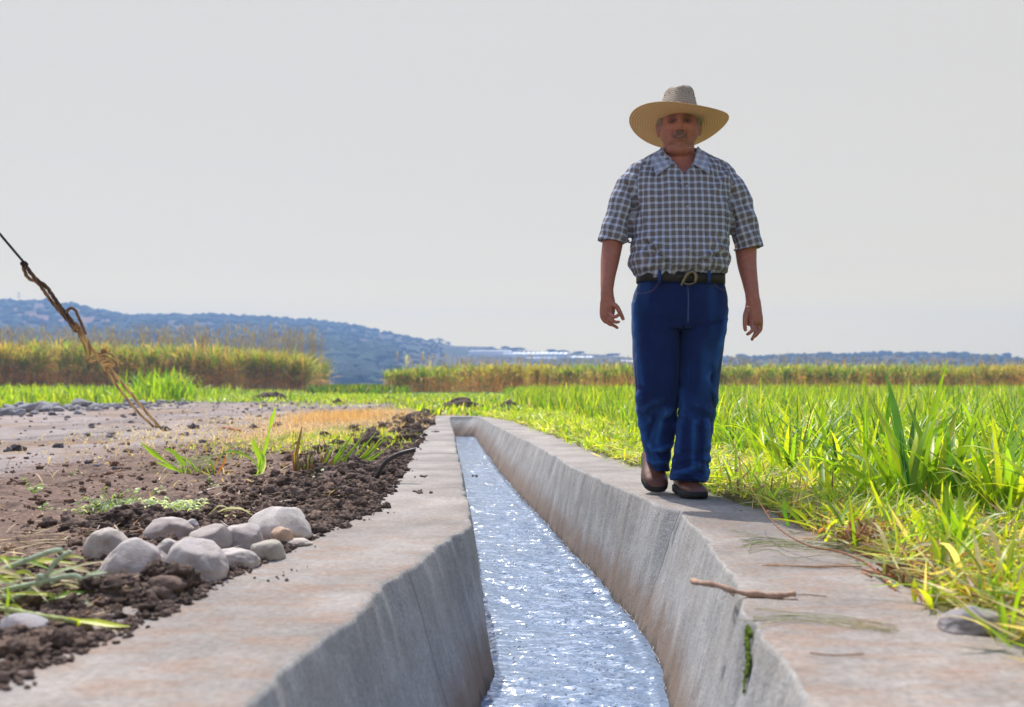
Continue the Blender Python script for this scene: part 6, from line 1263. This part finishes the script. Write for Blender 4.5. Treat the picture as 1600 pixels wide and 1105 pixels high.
def hat_xf(p):
    p = np.asarray(p, float); c, s = math.cos(tb), math.sin(tb); q = np.stack([p[:, 0], p[:, 1]*c-p[:, 2]*s, p[:, 1]*s+p[:, 2]*c], 1); ro = R(2.2); q = np.stack([q[:, 0]*math.cos(ro)+q[:, 2]*math.sin(ro), q[:, 1], -q[:, 0]*math.sin(ro)+q[:, 2]*math.cos(ro)], 1)
    c, s = math.cos(yaw*.5), math.sin(yaw*.5); q = np.stack([q[:, 0]*c-q[:, 1]*s, q[:, 0]*s+q[:, 1]*c, q[:, 2]], 1); return q+HA
na, nr = 96, 22; Vt = []; Hh = []
for lay in (0, 1):
    for i_ in range(nr+1):
        t = i_/nr
        for k in range(na):
            a_ = 2*math.pi*k/na; c, s = math.cos(a_), math.sin(a_); ri = np.array((.086*c, .100*s)); ro_ = np.array((.213*c, .205*s)); p = ri*(1-t)+ro_*t
            z_ = .012*math.sin(2*a_+.8)*t**1.5+.014*(t**2.2)*abs(c)**2.4-.006*t*(1-abs(c))+.004*math.sin(3*a_+1)*t*t-.016*math.sin(min(1, t*3)*math.pi/2)*0; z_ += .004*t**8
            Vt.append((p[0], p[1], z_+lay*.0035)); Hh.append((t*.13, a_*.15, 0))
nn = (nr+1)*na; Fq_ = []
for i_ in range(nr):
    for k in range(na): a0 = i_*na+k; b0_ = i_*na+(k+1) % na; Fq_ += [(a0, a0+na, b0_+na, b0_), (nn+a0, nn+b0_, nn+b0_+na, nn+a0+na)]
for k in range(na): a0 = nr*na+k; b0_ = nr*na+(k+1) % na; Fq_.append((a0, nn+a0, nn+b0_, b0_)); a0 = k; b0_ = (k+1) % na; Fq_.append((a0, b0_, nn+b0_, nn+a0))
hato = mesh_np('hat', hat_xf(np.array(Vt)), np.array(Fq_), M['straw'], P0, attrs={'hat': np.array(Hh)})
Vt = []; Hh = []; nr = 26; Hc = .168
for i_ in range(nr+1):
    t = i_/nr
    for k in range(na):
        a_ = 2*math.pi*k/na; c, s = math.cos(a_), math.sin(a_)
        if t < .62: u = t/.62; rr_ = 1-.30*u**1.15; z_ = Hc*.80*u
        else: u = (t-.62)/.38; rr_ = .70*math.cos(u*math.pi/2)**1.0 if u < 1 else 0; z_ = Hc*(.80+.27*math.sin(u*math.pi/2))
        x_ = .0955*c*rr_; y_ = .104*s*rr_
        pinch = sstep(.35, .9, t)*np.exp(-((abs(a_-1.5*math.pi)-.55)/.28)**2); x_ *= 1-.24*pinch; y_ *= 1-.10*pinch
        z_ -= .034*sstep(.66, .95, t)*math.exp(-((x_+.012)/.016)**2)*(1 if True else 0); z_ += .010*sstep(.6, .8, t)*sstep(0, .06, x_)*(1-sstep(.95, 1, t))
        Vt.append((x_, y_, z_)); Hh.append((t*.19, a_*.09, 0))
Fq_ = [(i_*na+k, i_*na+(k+1) % na, (i_+1)*na+(k+1) % na, (i_+1)*na+k) for i_ in range(nr) for k in range(na)]
cr_ = mesh_np('crown', hat_xf(np.array(Vt)), np.array(Fq_), M['straw2'], None, attrs={'hat': np.array(Hh)}); cr_.parent = hato; cr_.location = (0, 0, 0)
# row of small openings in the weave
M['hole'] = simple('weave_opening', (.10, .05, .03), .9, .2, 60, 0); hb2 = Bag()
for k in range(30):
    a_ = 2*math.pi*k/30; c, s = math.cos(a_), math.sin(a_); u = .42; rr_ = 1-.30*u**1.15+.012; v, f = ICO[1]; hb2.add(hat_xf(v*np.array((.0022, .0022, .0050))+np.array((.0955*c*rr_, .104*s*rr_, Hc*.8*u))), f)
    if k % 2: u = .9; rr_ = 1-.30*u**1.15+.015; v, f = ICO[1]; hb2.add(hat_xf(v*np.array((.0025, .0025, .003))+np.array((.0955*c*rr_*.98, .104*s*rr_*.98, Hc*.8*u))), f)
ho = hb2.build('weave_openings', M['hole'], None); ho.parent = hato; ho.location = (0, 0, 0)
# ---- hair and moustache
M['hair'] = simple('grey_hair', (.24, .23, .22), .7, .35, 160, .6, .002)
hr = Bag()
v, f = ICO[4]; s_v = v*np.array((.0875, .101, .10))*(1+.03*fbm(v, 14, 3, 3))[:, None]+np.array((0, .010, .022)); keep = lambda q: (q[:, 1] > -.030-.0*q[:, 2]) & (q[:, 2] > -.055)
kk = keep(s_v)[f].all(1); hr.add(head_xf(s_v), f[kk])
for s_ in (-1, 1):
    v, f = ICO[3]; hr.add(head_xf(v*np.array((.010, .016, .030))*(1+.15*fbm(v, 6, 2, 4))[:, None]+np.array((s_*.0795, -.034, .020))), f); hr.add(head_xf(v*np.array((.006, .008, .020))+np.array((s_*.083, -.024, -.012))), f)
hr.build('hair', M['hair'], P0)
mo = Bag()
for s_ in (-1, 1):
    for q in range(3):
        pts = [(0, -.1165+q*.001, -.0585-q*.003), (s_*.010, -.1155, -.0590-q*.003), (s_*.020, -.109, -.0635-q*.003), (s_*.027, -.100, -.0715-q*.002)]; V, f_ = tube(head_xf(np.array(resample(pts, 4))), list(np.linspace(.0026, .0014, 13)), 8); V += .0012*fbm(V, 220, 2, q)[:, None]; mo.add(V, f_)
M['stache'] = simple('moustache_hair', (.15, .11, .09), .7, .35, 160, .6, .002); mo.build('moustache', M['stache'], P0)
tag(P0, 'man in wide straw hat, checked shirt and blue jeans walking on the right canal wall', 'person')

# ---------------------------------------------------------------- haze
def haze(density, color, aniso):
    m = bpy.data.materials.new('haze'); m.use_nodes = True; nt = m.node_tree; nt.nodes.clear(); o = nt.nodes.new('ShaderNodeOutputMaterial'); v = nt.nodes.new('ShaderNodeVolumePrincipled')
    v.inputs['Density'].default_value = density; v.inputs['Color'].default_value = (*color, 1); v.inputs['Anisotropy'].default_value = aniso; nt.links.new(v.outputs[0], o.inputs['Volume'])
    V, f = box((0, (HFAR-150)/2, (HTOP-3)/2), (3400, HFAR+150, HTOP+3)); o_ = mesh_np('haze', V, f, m, smooth=False); tag(o_, kind='stuff', label='pale blue summer haze hanging over the fields and hills', cat='haze'); return o_
haze(HAZE, (.34, .56, 1.0), .25)
